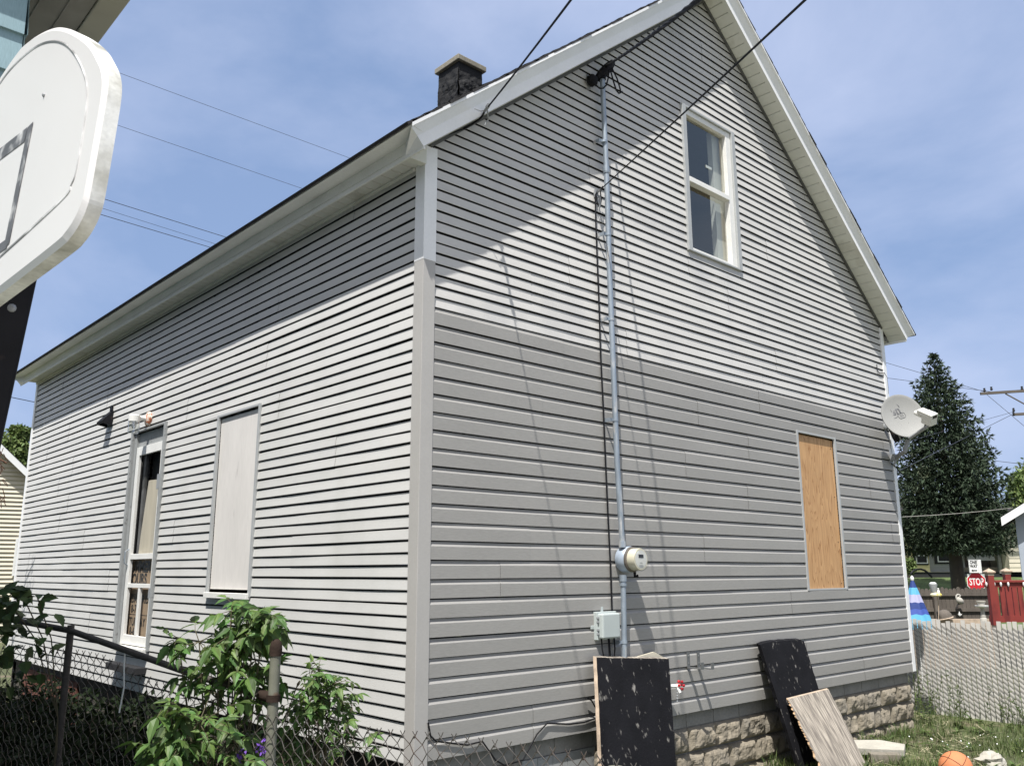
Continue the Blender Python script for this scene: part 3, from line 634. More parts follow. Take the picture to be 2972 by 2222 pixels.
b = MB(); b.lathe([(.094, .145), (.094, .232), (.086, .245), (.05, .25), (.001, .251)], 28, Mr); wpart(b, 'glass_cover', glass('clear_meter_glass', .03, (.97, .97, .96)), met, smooth=True)
b = MB(); b.tube([(mx_ + .03, -.13, mz - .10), (mx_ + .03, -.13, mz - .135), (mx_ + .055, -.14, mz - .13)], .012, 8); wpart(b, 'seal_lock', M_black, met, smooth=True)
# phone junction box
bx0, bx1, bz0, bz1 = 1.72, 1.93, .675, .865
jb = thing('junction_box', 'small grey plastic cable box below the meter', 'cable box', loc=(1.82, 0, .77))
b = MB(); b.box((bx0, -.10, bz0), (bx1, -.03, bz1)); b2 = b; bdy = wpart(b, 'cover', M_box, jb, bevel=.012)
b = MB(); b.box((bx0 - .012, -.05, bz0 - .012), (bx1 + .012, -.0, bz1 + .012)); b.box((bx0 - .05, -.02, bz0 + .07), (bx0, -.008, bz0 + .1)); b.box((bx0 + .07, -.02, bz1), (bx0 + .1, -.008, bz1 + .05)); wpart(b, 'back_plate', M_box, jb, bevel=.004)
for z in (bz0 + .03, bz0 + .06, bz0 + .12, bz0 + .15):
    b = MB(); b.box((bx0 - .014, -.065, z), (bx0 - .002, -.045, z + .014)); wpart(b, 'hinge', M_dishd, jb)
    b = MB(); b.box((bx1 + .002, -.065, z), (bx1 + .01, -.05, z + .012)); wpart(b, 'latch', M_dishd, jb)
for x, x2 in ((bx0 + .03, bx0 + .07), (bx0 + .11, bx0 + .115), (bx0 + .12, bx0 + .135), (bx1 - .03, bx1 - .05)):
    b = MB(); b.tube([(x, -.055, bz0), (x + .0, -.06, bz0 - .08), ((x + x2) / 2, -.06, bz0 - .15), (x2, -.05, bz0 - .24)], .0065, 6); wpart(b, 'cable_tail', M_black, jb, smooth=True)
# black cable down the wall
def wire(name, label, pts, r, group, cat='cable', m=None, n=6, sag=0, steps=1):
    q = []
    pts = [V(p) for p in pts]
    if len(pts) == 2 and sag:
        for i in range(25): t = i / 24; q.append(pts[0].lerp(pts[1], t) - V((0, 0, sag * 4 * t * (1 - t))))
    else: q = pts
    b = MB(); b.tube(q, r, n); o = b.build(name, m or M_black, smooth=True); tag(o, label, cat, group); return o
wire('wall_cable', 'thin black cable running down the wall left of the conduit', [P1(X, Y, -.03) for X, Y in ((1291, 412), (1286, 422), (1287, 480), (1290, 560), (1294, 660), (1297, 760), (1303, 880), (1308, 1000), (1314, 1130), (1319, 1230), (1322, 1320))], .0075, 'cables on the house walls')
wire('wall_cable', 'short drip loop of black cable by the upper wire hook', [P1(X, Y, y) for X, Y, y in ((1302, 402, -.08), (1297, 415, -.06), (1299, 432, -.06), (1297, 443, -.06), (1293, 445, -.05), (1290, 436, -.04), (1288, 424, -.03))], .006, 'cables on the house walls')
wire('wall_cable', 'slack black cable looping along the bottom siding row', [P1(X, Y, -.03) for X, Y in ((925, 1560), (930, 1588), (942, 1600), (975, 1604), (1010, 1608), (1042, 1600), (1070, 1640), (1090, 1652), (1130, 1640), (1160, 1585), (1182, 1561), (1230, 1563), (1262, 1559), (1290, 1549))], .006, 'cables on the house walls')
wire('wall_cable', 'short black cable poking out left of the black panel', [P1(X, Y, -.05) for X, Y in ((1268, 1506), (1278, 1512), (1288, 1530), (1300, 1560))], .006, 'cables on the house walls')
# overhead lines
def ext(a, b, k): return b + (b - a) * k
a = P1(1305, 172, -.12); e = dep(1435, 0, 4.4); a2 = P1(1312, 140, -.16)
b = MB()
for ph in (0, 2.1, 4.2):
    q = []
    A, E2 = P1(1310, 142, -.15), ext(P1(1310, 142, -.15), e, 4)
    for i in range(160):
        t = i / 159; c = A.lerp(E2, t) - V((0, 0, .9 * 4 * t * (1 - t) * .25)); q.append(c + V((math.cos(t * 190 + ph), 0, math.sin(t * 190 + ph))) * .006)
    b.tube(q, .0066, 5)
o = b.build('service_drop', M_black, smooth=True); tag(o, 'twisted black power line running up to the weatherhead', 'power line', 'overhead lines near the house')
a = P1(1047, 240, -.27); e = dep(1205, 0, 4.3)
wire('overhead_line', 'black line running from the left rake up over the roofline', [a, ext(a, e, 4)], .006, 'overhead lines near the house', 'power line', sag=.15)
b = MB(); d = (e - a).normalized(); b.tube([a - d * .02, a + d * .12], .011, 8); b.tube([a + d * .12, a + d * .17], .016, 8); b.tube([a + d * .02, a + d * .04 + V((-.05, 0, -.03)), a + V((-.10, 0, -.02))], .004, 5); b.tube([a + d * .1, a + V((.02, -.02, -.07)), a + V((0, 0, -.12))], .006, 6)
o = b.build('wire_clamp', M_dishd, smooth=True); tag(o, 'wire clamp hooked on the lower left rake board', 'clamp')
wire('wall_cable', 'black cable running under the left rake from the wire clamp', [P1(X, Y, y) for X, Y, y in ((1050, 235, -.27), (1042, 250, -.25), (1035, 258, -.2), (1020, 268, -.1), (1000, 279, -.03), (970, 290, -.03), (958, 294, -.02))], .008, 'cables on the house walls')
a = P1(1291, 415, -.03); e = dep(1710, 0, 2.9)
wire('overhead_line', 'black line slanting across the gable to the wire hook', [a, ext(a, e, 3)], .0048, 'overhead lines near the house', 'power line', sag=.06)
b = MB(); b.box((a.x - .03, -.03, a.z - .05), (a.x + .01, -.01, a.z + .02)); b.tube([a + V((-.015, -.03, -.05)), a + V((-.015, -.04, -.10)), a + V((-.012, -.03, -.16))], .009, 6); d = (e - a).normalized(); b.tube([a + d * .03, a + d * .16], .011, 6)
o = b.build('wire_hook', M_dishd, smooth=True); tag(o, 'small wire hook on the gable left of the conduit', 'hook')
# pair of metal brackets and the garden tap
for i, (X, lab) in enumerate(((1486, 'left one of two bare metal hook brackets above the foundation'), (1508, 'right one of two bare metal hook brackets above the foundation'))):
    p = P1(X, 1408, -.02); q = P1(X + 3, 1440, -.02); b = MB()
    b.box((p.x - .018, -.024, q.z), (p.x + .018, -.015, p.z)); b.box((p.x - .018, -.16, q.z - .008), (p.x + .018, -.015, q.z)); b.box((p.x - .018, -.168, q.z - .008), (p.x + .018, -.16, q.z + .05))
    for z in (p.z - .03, p.z - .09): b.lathe([(.006, 0), (.004, .004)], 6, Matrix.Translation((p.x, -.024, z)) @ Matrix.Rotation(math.pi / 2, 4, 'X'))
    tag(b.build('hook_bracket', mat('bare_steel', (.17, .175, .175), .45, .1, metal=.4)), lab, 'bracket', 'metal hook brackets')
tp = thing('garden_tap', 'garden tap with a red handle beside the black panel', 'tap', loc=tuple(P1(1450, 1482)))
c = P1(1450, 1480, -.05); b = MB(); b.tube([V((c.x - .06, -.0, c.z)), V((c.x - .05, -.07, c.z)), V((c.x + .02, -.13, c.z + .005))], .016, 8); b.tube([V((c.x, -.11, c.z)), V((c.x + .01, -.13, c.z - .05))], .014, 8); wpart(b, 'spout', M_signwhite, tp, smooth=True)
b = MB(); hc = P1(1470, 1479, -.13)
for k in range(6): b.sphere(hc + V((0, .032 * math.cos(k * 1.047), .032 * math.sin(k * 1.047))), .013, 8, 6)
b.tube([hc - V((.03, 0, 0)), hc + V((.012, 0, 0))], .011, 8); wpart(b, 'red_handle', M_signred, tp, smooth=True)
b = MB()
for k in range(5): b.sphere(P1(1463, 1490 + 6 * k, -.12), .008, 6, 4)
wpart(b, 'chain', M_dishd, tp, smooth=True)
# porch lamp and hood on the side wall
lp_ = thing('porch_lamp', 'jar glass porch lamp with a rusty base above the screen door', 'lamp', loc=(0, 5.13, 2.9))
c = at(321, 905, 0, -.02); Mx = Matrix.Translation((-.012, c.y, c.z)) @ Matrix.Rotation(-math.pi / 2, 4, 'Y')
b = MB(); b.lathe([(.085, .0), (.083, .022), (.07, .03), (.03, .045), (.001, .046)], 20, Mx); wpart(b, 'wall_plate', M_rustorange, lp_, smooth=True)
b = MB(); b.tube([(-.05, c.y, c.z), (-.11, c.y + .0, c.z + .005), (-.16, c.y, c.z - .01)], .03, 10); b.lathe([(.055, -.07), (.062, -.065), (.062, -.0), (.05, .01), (.001, .012)], 18, Matrix.Translation((-.175, c.y, c.z + .02))); wpart(b, 'lamp_cap', M_paint, lp_, smooth=True)
b = MB(); b.lathe([(.052, -.05), (.062, -.07), (.06, -.19), (.05, -.2), (.001, -.2)], 18, Matrix.Translation((-.175, c.y, c.z + .02))); wpart(b, 'glass_jar', M_jar, lp_, smooth=True)
b = MB(); b.sphere(V((-.175, c.y, c.z - .09)), .028, 10, 8, 1.4); b.lathe([(.018, -.06), (.018, -.02)], 8, Matrix.Translation((-.175, c.y, c.z))); wpart(b, 'bulb', M_signwhite, lp_, smooth=True)
c = at(234, 905, 0, -.02); c2 = at(222, 915, 0, -.14)
hd = thing('vent_hood', 'small black tilted hood on the side wall', 'vent hood', loc=(0, c.y, c.z))
b = MB(); yv = c.y - .05; zt = c.z + .10; zb = c.z - .10
pts = [V((-.01, yv - .09, zt)), V((-.01, yv + .09, zt)), V((-.14, yv + .10, zb + .05)), V((-.14, yv - .10, zb + .05)), V((-.01, yv - .10, zb)), V((-.01, yv + .10, zb)), V((-.13, yv - .1, zb + .02)), V((-.13, yv + .1, zb + .02))]
b.face([pts[0], pts[1], pts[2], pts[3]]); b.face([pts[0], pts[3], pts[6], pts[4]]); b.face([pts[1], pts[5], pts[7], pts[2]]); b.face([pts[3], pts[2], pts[7], pts[6]]); wpart(b, 'hood', M_pole, hd)
b = MB(); b.box((-.03, yv - .07, zt - .01), (-.012, yv + .0, zt + .06)); wpart(b, 'mounting_tab', M_pole, hd)
# satellite dish
dc = far(1951, 897, 0.0 + (V((7.02, -.33, 3.02)) - CAMP).dot(FH))
dsh = thing('satellite_dish', 'grey satellite dish on the far corner of the gable', 'satellite dish', loc=tuple(P1(1930, 985)))
toC = (CAMP - dc).normalized()
nrm = (toC + R2 * .45 + U2 * .34).normalized()
A = at(1950, 847, 1, dc.y) ; ux = U2 - nrm * U2.dot(nrm); ux = ux.normalized(); tilt = math.radians(24)
vx = ux.cross(nrm); ua = (ux * math.cos(tilt) - vx * math.sin(tilt)); t_ = math.radians(17); nF = nrm.dot(-FW); va = R2 * math.cos(t_) + U2 * math.sin(t_); va = (va + FW * ((va.dot(nrm)) / nF)).normalized(); ua = nrm.cross(va)
Md = Matrix((va, ua, nrm)).transposed().to_4x4(); Md.translation = dc
b = MB(); prof = [(.268 * i / 10, .045 * (i / 10) ** 2 - .045) for i in range(1, 11)]; prof = [(.001, -.045)] + prof + [(.276, .0), (.277, -.012), (.262, -.018)] + [(.262 * i / 8, .045 * (i / 8) ** 2 - .06) for i in range(7, 0, -1)]
b.lathe(prof, 44, Md, 0, .96, 1.0); refl = wpart(b, 'reflector', M_dish, dsh, smooth=True)
b = MB(); xf(text_mb('dish', .135, .0015, .002), Md @ Matrix.Translation((-.085, .085, -.0375)) @ Matrix.Rotation(math.radians(3), 4, 'Z'), b); wpart(b, 'logo_lettering', M_logo, refl, fix=False); b = MB()
q = [Md @ V((-.035 + .062 * math.cos(t), .118 + .062 * math.sin(t), -.031)) for t in [math.radians(200 - 9 * k) for k in range(23)]]; b.tube(q, .0035, 5); wpart(b, 'logo_swirl', M_logo, refl, fix=False); b = MB()
q = [Md @ V((-.09 + .045 * math.cos(t), .03 + .022 * math.sin(t), -.040)) for t in [math.radians(190 + 14 * k) for k in range(12)]]; b.tube(q, .004, 5); wpart(b, 'logo_swirl', M_logo, refl, fix=False); b = MB()
q = [Md @ V((x, y, -.0425)) for x, y in ((-.02, .045), (.04, .045), (.055, .03), (.055, -.005), (.04, -.02), (-.02, -.02), (-.035, -.005), (-.035, .03), (-.02, .045))]; b.tube(q, .0035, 5)
wpart(b, 'logo_box', M_logo, refl, fix=False); b = MB()
for k in range(3): b.tube([Md @ V((-.015, .028 - .014 * k, -.0435)), Md @ V((.035, .028 - .014 * k, -.0435))], .002, 4)
wpart(b, 'logo_box', M_logo, refl, fix=False)
for x, y in ((-.06, -.10), (.04, -.10), (.0, -.2), (.07, -.16)): b = MB(); b.sphere(Md @ V((x, y, -.041)), .006, 6, 4); wpart(b, 'bolt', M_logo, refl)
bot = Md @ V((.03, -.265, -.03)); lnb = far(2008, 900, (dc - CAMP).dot(FH) - .42); base = P1(1929, 990, -.03)
el = far(1961, 950, (dc - CAMP).dot(FH) + .12); el2 = far(1955, 975, (dc - CAMP).dot(FH) + .12)
b = MB(); b.tube([base + V((0, -.05, 0)), base.lerp(el2, .55), el2, el], .027, 10); wpart(b, 'mast_arm', M_dishd, dsh, smooth=True)
b = MB(); b.box((base.x - .06, -.02, base.z - .12), (base.x + .07, -.0, base.z + .12)); b.tube([base + V((-.05, -.03, .05)), base + V((-.02, -.06, 0)), base + V((-.06, -.03, -.09))], .014, 8); b.box((base.x - .05, -.08, base.z - .03), (base.x + .02, -.02, base.z + .05)); wpart(b, 'foot_plate', M_dishd, dsh)
b = MB(); b.tube([far(1965, 946, (dc - CAMP).dot(FH) - .1), lnb + V((0, 0, -.09))], .02, 8); b.tube([far(1940, 935, (dc - CAMP).dot(FH) + .05), far(1948, 955, (dc - CAMP).dot(FH) + .1)], .008, 6); wpart(b, 'feed_arm', M_dishd, dsh, smooth=True)
axl = (lnb - dc).normalized(); sd = axl.cross(V((0, 0, 1))).normalized(); u3 = sd.cross(axl); Ml = Matrix((sd, axl, u3)).transposed().to_4x4(); Ml.translation = lnb; Ml = Ml @ Matrix.Rotation(math.radians(-22), 4, 'X') @ Matrix.Rotation(math.radians(14), 4, 'Y') @ Matrix.Rotation(math.radians(14), 4, 'Z')
b = MB(); b.box((-.056, -.065, -.088), (.056, .065, .055), Ml); b.box((-.052, -.14, .0), (.052, -.065, .054), Ml); b.lathe([(.03, -.2), (.035, -.06)], 10, Ml @ Matrix.Rotation(-math.pi / 2, 4, 'X') @ Matrix.Translation((.0, .02, 0))); ln_ = wpart(b, 'feed_horn', M_lnb, dsh, bevel=.006)
b = MB(); b.box((-.04, .0655, .005), (.03, .067, .04), Ml); wpart(b, 'dark_label', M_signblack, ln_)
# old flood lamp under the dish
fl = thing('flood_lamp', 'old dark flood lamp on the wall under the satellite dish', 'flood lamp', loc=tuple(P1(1912, 930)))
c = P1(1914, 935, -.02); b = MB(); b.lathe([(.05, 0), (.05, .02), (.02, .04)], 12, Matrix.Translation((c.x, -.012, c.z + .08)) @ Matrix.Rotation(math.pi / 2, 4, 'X')); wpart(b, 'wall_plate', M_dishd, fl, smooth=True)
b = MB(); M = Matrix.Translation((c.x + .02, -.06, c.z + .08)) @ Matrix.Rotation(math.radians(150), 4, 'X') @ Matrix.Rotation(math.radians(12), 4, 'Y'); b.lathe([(.025, 0), (.035, .05), (.06, .13), (.07, .2), (.062, .205), (.03, .18)], 14, M); wpart(b, 'lamp_head', M_pole, fl, smooth=True)
wire('wall_cable', 'thin dark wire curling from a popped siding row at the far corner', [P1(X, Y, -.02) for X, Y in ((1894, 787), (1895, 800), (1900, 806), (1910, 805), (1916, 815), (1918, 835), (1919, 850))], .005, 'cables on the house walls')
wire('wall_cable', 'dark wire crossing the far white corner under the dish', [P1(X, Y, -.03) for X, Y in ((1925, 1000), (1935, 1008), (1945, 1020), (1950, 1024))], .006, 'cables on the house walls')

# ------------------------------------------------------------------ boards leaning on the wall
def slab(name, mats, c4, th, nd, label, cat, group=None, jag=None, nu=10, nv=26):
    # c4: TL, TR, BR, BL of the front face; nd points away from the viewer; ragged edges on request
    TL, TR, BR, BL = [V(c) for c in c4]; b = MB(); nd = V(nd).normalized() * th
    J = jag or (lambda s, t: 0)
    g = []
    for j in range(nv + 1):
        t = j / nv; l = TL.lerp(BL, t); r = TR.lerp(BR, t); du = (r - l).normalized(); dv = (BL - TL).normalized()
        g.append([l.lerp(r, i / nu) + du * (J('l', t) if i == 0 else (-J('r', t) if i == nu else 0)) + dv * (J('t', i / nu) if j == 0 else 0) for i in range(nu + 1)])
    n = nu + 1; base = len(b.v)
    for row in g: b.v += [tuple(p) for p in row]
    for row in g: b.v += [tuple(p + nd) for p in row]
    off = n * (nv + 1)
    for j in range(nv):
        for i in range(nu):
            b.f.append((base + j * n + i, base + (j + 1) * n + i, base + (j + 1) * n + i + 1, base + j * n + i + 1)); b.m.append(0)
            b.f.append((base + off + j * n + i, base + off + j * n + i + 1, base + off + (j + 1) * n + i + 1, base + off + (j + 1) * n + i)); b.m.append(0)
        for i in (0, nu):
            b.f.append((base + j * n + i, base + (j + 1) * n + i, base + off + (j + 1) * n + i, base + off + j * n + i)); b.m.append(1)
    for i in range(nu):
        for j in (0, nv): b.f.append((base + j * n + i, base + j * n + i + 1, base + off + j * n + i + 1, base + off + j * n + i)); b.m.append(2 if j == 0 else 1)
    return tag(b.build(name, mats), label, cat, group)
def toz(a, b_, z): a = V(a); b_ = V(b_); return a + (b_ - a) * ((z - a.z) / (b_.z - a.z))
rr = random.Random(4); J1 = lambda s, t: .006 * noise.noise(V((t * 22, ord(s), 1)))
TL, TR = at(1288.5, 1419, 1, -.10), at(1444.7, 1422, 1, -.14); BL, BR = at(1299.8, 1654, 1, -.30), at(1460.7, 1654, 1, -.34)
slab('leaning_panel', [M_tar, M_raw, M_weather], (TL, TR, toz(TR, BR, -.6), toz(TL, BL, -.6)), .035, (-.05, 1, .25), 'scuffed black tarred panel leaning on the wall under the meter', 'panel', 'boards leaning on the wall', J1)
TL, TR = at(1641, 1388, 1, -.09), at(1735.6, 1380, 1, -.09); BL, BR = at(1724.6, 1654, 1, -.36), at(1820, 1654, 1, -.36)
def J2(s, t):
    return {'t': .018 * (1 - min(1, 14 * t, 14 * (1 - t))), 'l': 0}.get(s, 0) + .008 * noise.noise(V((t * 25, ord(s), 3)))
slab('leaning_panel', [M_tar, M_tar, M_tar], (TL, TR, toz(TR, BR, -.62), toz(TL, BL, -.62)), .05, (.25, 1, .25), 'black tarred plank slanting on the wall behind a weathered board', 'panel', 'boards leaning on the wall', J2)
k2 = lambda x, y: ((2172 + .3628 * x) / S_, (1622 + .3628 * y) / S_)
TL, TR = at(*k2(318, 1118), 1, -.27), at(*k2(640, 1038), 1, -.27); BL, BR = at(*k2(575, 1654), 1, -.62), at(*k2(950, 1654), 1, -.62)
J3 = lambda s, t: (.028 * noise.noise(V((t * 17, 4, 2))) + .02 * noise.noise(V((t * 41, 1, 2))) if s == 'l' else .006 * noise.noise(V((t * 20, ord(s), 7))))
slab('leaning_panel', [M_weather, M_torn, M_raw], (TL, TR, toz(TR, BR, -.64), toz(TL, BL, -.64)), .022, (.2, 1, .3), 'weathered grey plywood scrap with a torn edge in front of the black plank', 'panel', 'boards leaning on the wall', J3, nv=60)

# ------------------------------------------------------------------ near chain link fence (runs along the side yard)
T = V((-1.205, -.385, 0)); E0 = V((-.80, -2.62, 0)); LP = dep(152, 1366, 5.6); LP.z = 0
DL = (LP - T).normalized(); FAR = LP + DL * 5
def fpath(s):                                                  # s<0 towards the camera, s>0 away; returns point, height of the mesh top
    if s < 0:
        p = T + (E0 - T).normalized() * (-s); return p, .465 + .015 * math.sin(s * 3)
    p = T + DL * s; l = (LP - T).length
    if s < l: t = s / l; return p, .44 + (.70 - .44) * min(1, t * 1.25) - .05 * math.sin(t * 3.1)
    return p, .70 + .01 * math.sin(s * 2)
fence = thing('chain_link_fence', 'rusty chain link fence crossing the near left yard', 'fence', loc=(T.x, T.y, -.62))
b = MB(); wv = .0375; k = 0; s0 = -2.9
def fpt(s, z):
    p, h = fpath(s); sg = noise.noise(V((s * 1.3, z * 1.5, 2)))
    return V((p.x + .03 * sg, p.y, z + .012 * noise.noise(V((s * 2.3, z * 2, 9)))))
while s0 < 6.5:
    _, h = fpath(s0); n = int((h + .60) / wv); pts = []
    for i in range(n + 1):
        z = h - i * wv; s = s0 + (wv if (i + k) % 2 else 0) * 1.0
        q = fpt(s, z); q.x += .006 * (1 if i % 2 else -1); pts.append(q)
    b.tube(pts, .0025, 4, cap=False)
    if k % 2 == 0:
        q = fpt(s0 + wv * ((0 + k) % 2), h)
        b.tube([q + V((-.004, .004, -.012)), q + V((.006, -.008, .022))], .0022, 4); b.tube([q + V((.004, -.006, -.012)), q + V((-.006, .012, .020))], .0022, 4)
    s0 += wv; k += 1
wpart(b, 'wire_mesh', M_wire, fence, fix=False)
def fpost(p, top, r, m, cap=True):
    b = MB(); b.tube([(p.x, p.y, -.8), (p.x, p.y, top)], r, 14); o = wpart(b, 'post', m, fence, smooth=True)
    if cap:
        b = MB(); b.lathe([(r * 1.16, -.045), (r * 1.2, -.01), (r * 1.16, .004), (r * .95, .026), (r * .5, .04), (.001, .043)], 14, Matrix.Translation((p.x, p.y, top))); wpart(b, 'post_cap', M_rust, o, smooth=True)
    return o
tpt = dep(596, 1400, 4.62); fpost(V((tpt.x, tpt.y, 0)), .80, .028, M_post)
fpost(V((LP.x, LP.y, 0)), .86, .022, M_rail, False)
np_ = dep(1330, 1655, 3.32); fpost(V((np_.x, np_.y, 0)), np_.z, .031, M_post, False)
fpost(V((FAR.x, FAR.y, 0)), .9, .024, M_rail)
rp = [V((tpt.x, tpt.y, dep(588, 1504, 4.62).z))]
for X, Y, D in ((421, 1457, 4.95), (270, 1403, 5.25), (151, 1361, 5.6), (16, 1336, 6.05)): rp.append(dep(X, Y, D))
rp.append(rp[-1] + (rp[-1] - rp[-2]) * 4)
b = MB(); b.tube(rp, .0195, 10); wpart(b, 'top_rail', M_rail, fence, smooth=True)
b = MB(); ring(b, rp[0], .036, .035); b.tube([rp[0] + V((-.0, .0, 0)), rp[0] + (rp[1] - rp[0]).normalized() * .10], .028, 10); wpart(b, 'brace_band', M_rust, fence, smooth=True)

# ------------------------------------------------------------------ basketball hoop at the left edge
def cw(c):
    c = V(c); v = R2 * c[0] + U2 * c[1] + FW * c[2]; return v.normalized()
bu = cw((-1917, -213, 1864)); bv = cw((.093, 1, .21)); bv = (bv - bu * bu.dot(bv)).normalized(); bn = bu.cross(bv)
KB = 1.75 / 2.2; B0 = dep(240, 186, 1.75)
def bp(a, c, d=0): return B0 + bu * (a * KB) + bv * (c * KB) + bn * d
hoop = thing('basketball_hoop', 'basketball hoop with a white fan shaped backboard at the left edge', 'basketball hoop', loc=(B0.x, B0.y + .6, -.62))
half = [(1.05, .535), (.946, .522), (.81, .492), (.681, .452), (.57, .404), (.464, .350), (.34, .278), (.229, .204), (.15, .138), (.096, .088), (.06, .035), (.045, -.02), (.035, -.12), (.022, -.28), (.03, -.325), (.06, -.36), (.11, -.385), (.20, -.402), (.69, -.452), (1.05, -.49)]
def smooth(pts, k=5):
    out = []
    for i in range(len(pts) - 1):
        p0, p1, p2, p3 = [V((*pts[max(0, min(len(pts) - 1, i + o_))], 0)) for o_ in (-1, 0, 1, 2)]
        for j in range(k):
            t = j / k; q = .5 * (2 * p1 + (p2 - p0) * t + (2 * p0 - 5 * p1 + 4 * p2 - p3) * t * t + (3 * p1 - p0 - 3 * p2 + p3) * t ** 3); out.append((q.x, q.y))
    return out + [pts[-1]]
half = smooth(half, 4); outl = half + [(2.1 - a, c) for a, c in reversed(half[1:-1])]
cen = (1.05, .03)
def ins(k): return [(a + (cen[0] - a) * k[0], c + (cen[1] - c) * k[1]) for a, c in outl]
b = MB(); n = len(outl)
o1 = ins((.018, .035)); b.face([bp(a, c, .0) for a, c in o1]); back = [bp(a, c, .036) for a, c in outl]
b.face(list(reversed(back))); ob = wpart(b, 'backboard', M_bboard, hoop, fix=False); fr = [bp(a, c, .0) for a, c in o1]; f2 = [bp(a, c, .008) for a, c in outl]
b = MB()
for i in range(n):
    j = (i + 1) % n; b.face([fr[i], fr[j], f2[j], f2[i]], 1); b.face([f2[i], f2[j], back[j], back[i]], 0)
wpart(b, 'rim', [M_brim, M_bboard], ob, fix=False, smooth=True)
g = [(1.30, .437), (1.17, .462), (1.01, .462), (.82, .437), (.643, .382), (.49, .308), (.358, .218), (.25, .125), (.185, .045), (.155, -.05), (.138, -.19), (.155, -.232), (.22, -.262), (.744, -.330), (1.05, -.36)]
b = MB(); b.tube([bp(a, c, .0016) for a, c in smooth(g, 6)], .0042, 6); wpart(b, 'embossed_line', mat('worn_groove', (.22, .22, .22), .5, .2, 10, col2=(.68, .68, .68), c2s=5, c2lo=.42, c2hi=.60), ob, smooth=True)
b = MB()
def strip(b, p, q, wd):
    p = V((*p, 0)); q = V((*q, 0)); d = (q - p).normalized(); nn = V((-d.y, d.x, 0)) * wd / 2
    N = 6
    for i in range(N):
        a = p.lerp(q, i / N); c = p.lerp(q, (i + 1) / N); b.face([bp(*(a + nn)[:2], -.0015), bp(*(c + nn)[:2], -.0015), bp(*(c - nn)[:2], -.0015), bp(*(a - nn)[:2], -.0015)])
strip(b, (.72, .085), (1.42, .115), .05); strip(b, (.692, .11), (.658, -.30), .05); strip(b, (.65, -.292), (1.45, -.31), .034); strip(b, (1.43, .12), (1.43, -.30), .03)
wpart(b, 'target_square', M_bmark, ob, fix=False)
b = MB(); b.sphere(bp(.612, .184, -.0), .006, 8, 6); wpart(b, 'moulding_mark', M_dishd, ob)
tp0 = bp(1.0, -.30, .14); A = dep(67, 615, (tp0 - CAMP).dot(FW)); Bq = dep(3, 910, (tp0 - CAMP).dot(FW)); d = (A - Bq).normalized()
sh = -R2 * .062
b = MB(); b.beam(A + sh - d * 2.35, A + sh + d * .30, .11, .11, up=bn); wpart(b, 'pole', M_pole, hoop, bevel=.012)
q = dep(27, 665, (tp0 - CAMP).dot(FW) - .07); b = MB(); b.lathe([(.011, 0), (.011, .006), (.008, .01), (.001, .011)], 10, Matrix.Translation(q) @ (-FW).to_track_quat('Z', 'Y').to_matrix().to_4x4()); wpart(b, 'bolt', M_dishd, hoop)

# ------------------------------------------------------------------ blue neighbour house at the upper left
nb = thing('house', 'pale blue shingled house with a brown soffit cut off at the upper left', 'house', loc=(-2.78, -.65, -.6))
CXn, CYn, ZS = -2.78, -.65, 3.95
b = MB(); rr = random.Random(12); z = -.7; r_ = 0
while z < ZS:
    x = CXn
    while x > -9:
        wd = rr.uniform(.12, .34); t = .016 + rr.uniform(0, .008); z1 = z - rr.uniform(0, .012)
        b.face([V((x, CYn - t, z1)), V((x - wd + .004, CYn - t, z1)), V((x - wd + .004, CYn - .002, z + .21)), V((x, CYn - .002, z + .21))]); b.face([V((x, CYn - t, z1)), V((x - wd + .004, CYn - t, z1)), V((x - wd + .004, CYn, z1)), V((x, CYn, z1))])
        if x == CXn: b.face([V((x, CYn - t, z1)), V((x, CYn - .002, z + .21)), V((x, CYn, z1))])
        x -= wd
    b.face([V((CXn + .016, CYn - .018, z - .005)), V((CXn + .016, 8, z - .005)), V((CXn + .002, 8, z + .21)), V((CXn + .002, CYn - .018, z + .21))]); b.face([V((CXn + .016, CYn - .018, z - .005)), V((CXn + .016, 8, z - .005)), V((CXn, 8, z - .005)), V((CXn, CYn, z - .005))])
    z += .205; r_ += 1
b.box((-9, CYn, -.8), (CXn, 8, ZS)); wpart(b, 'wall', M_blue, nb, fix=False)
b = MB(); y0 = CYn - .12; b.box((CXn + .0, y0 + .02, ZS), (CXn + .30, 8.2, ZS + .03)); b.box((-9, y0 + .02, ZS + .002), (CXn, CYn, ZS + .032))
for x in (.09, .2): b.box((CXn + x, y0 + .02, ZS - .006), (CXn + x + .02, 8.2, ZS))
wpart(b, 'soffit', mat('grey_brown_soffit', (.23, .22, .20), .7, .2, 5), nb)
b = MB(); b.box((CXn + .305, y0, ZS - .01), (CXn + .42, 8.2, ZS + .13)); wpart(b, 'gutter', M_gutter, nb, bevel=.006)
b = MB(); b.box((CXn + .30, y0 - .02, ZS + .0), (CXn + .425, y0 - .004, ZS + .14)); wpart(b, 'gutter_end', M_white, nb, bevel=.004)
b = MB(); b.face([V((CXn + .4, y0 - .1, ZS + .14)), V((CXn + .4, 8.3, ZS + .14)), V((-6.5, 8.3, ZS + 2.6)), V((-6.5, y0 - .1, ZS + 2.6))]); b.face([V((CXn + .4, y0 - .1, ZS + .17)), V((CXn + .4, 8.3, ZS + .17)), V((-6.5, 8.3, ZS + 2.63)), V((-6.5, y0 - .1, ZS + 2.63))]); b.face([V((-6.5, y0 - .1, ZS + 2.63)), V((-6.5, 8.3, ZS + 2.63)), V((-10, 8.3, ZS)), V((-10, y0 - .1, ZS))]); wpart(b, 'roof', M_shingle, nb, fix=False)

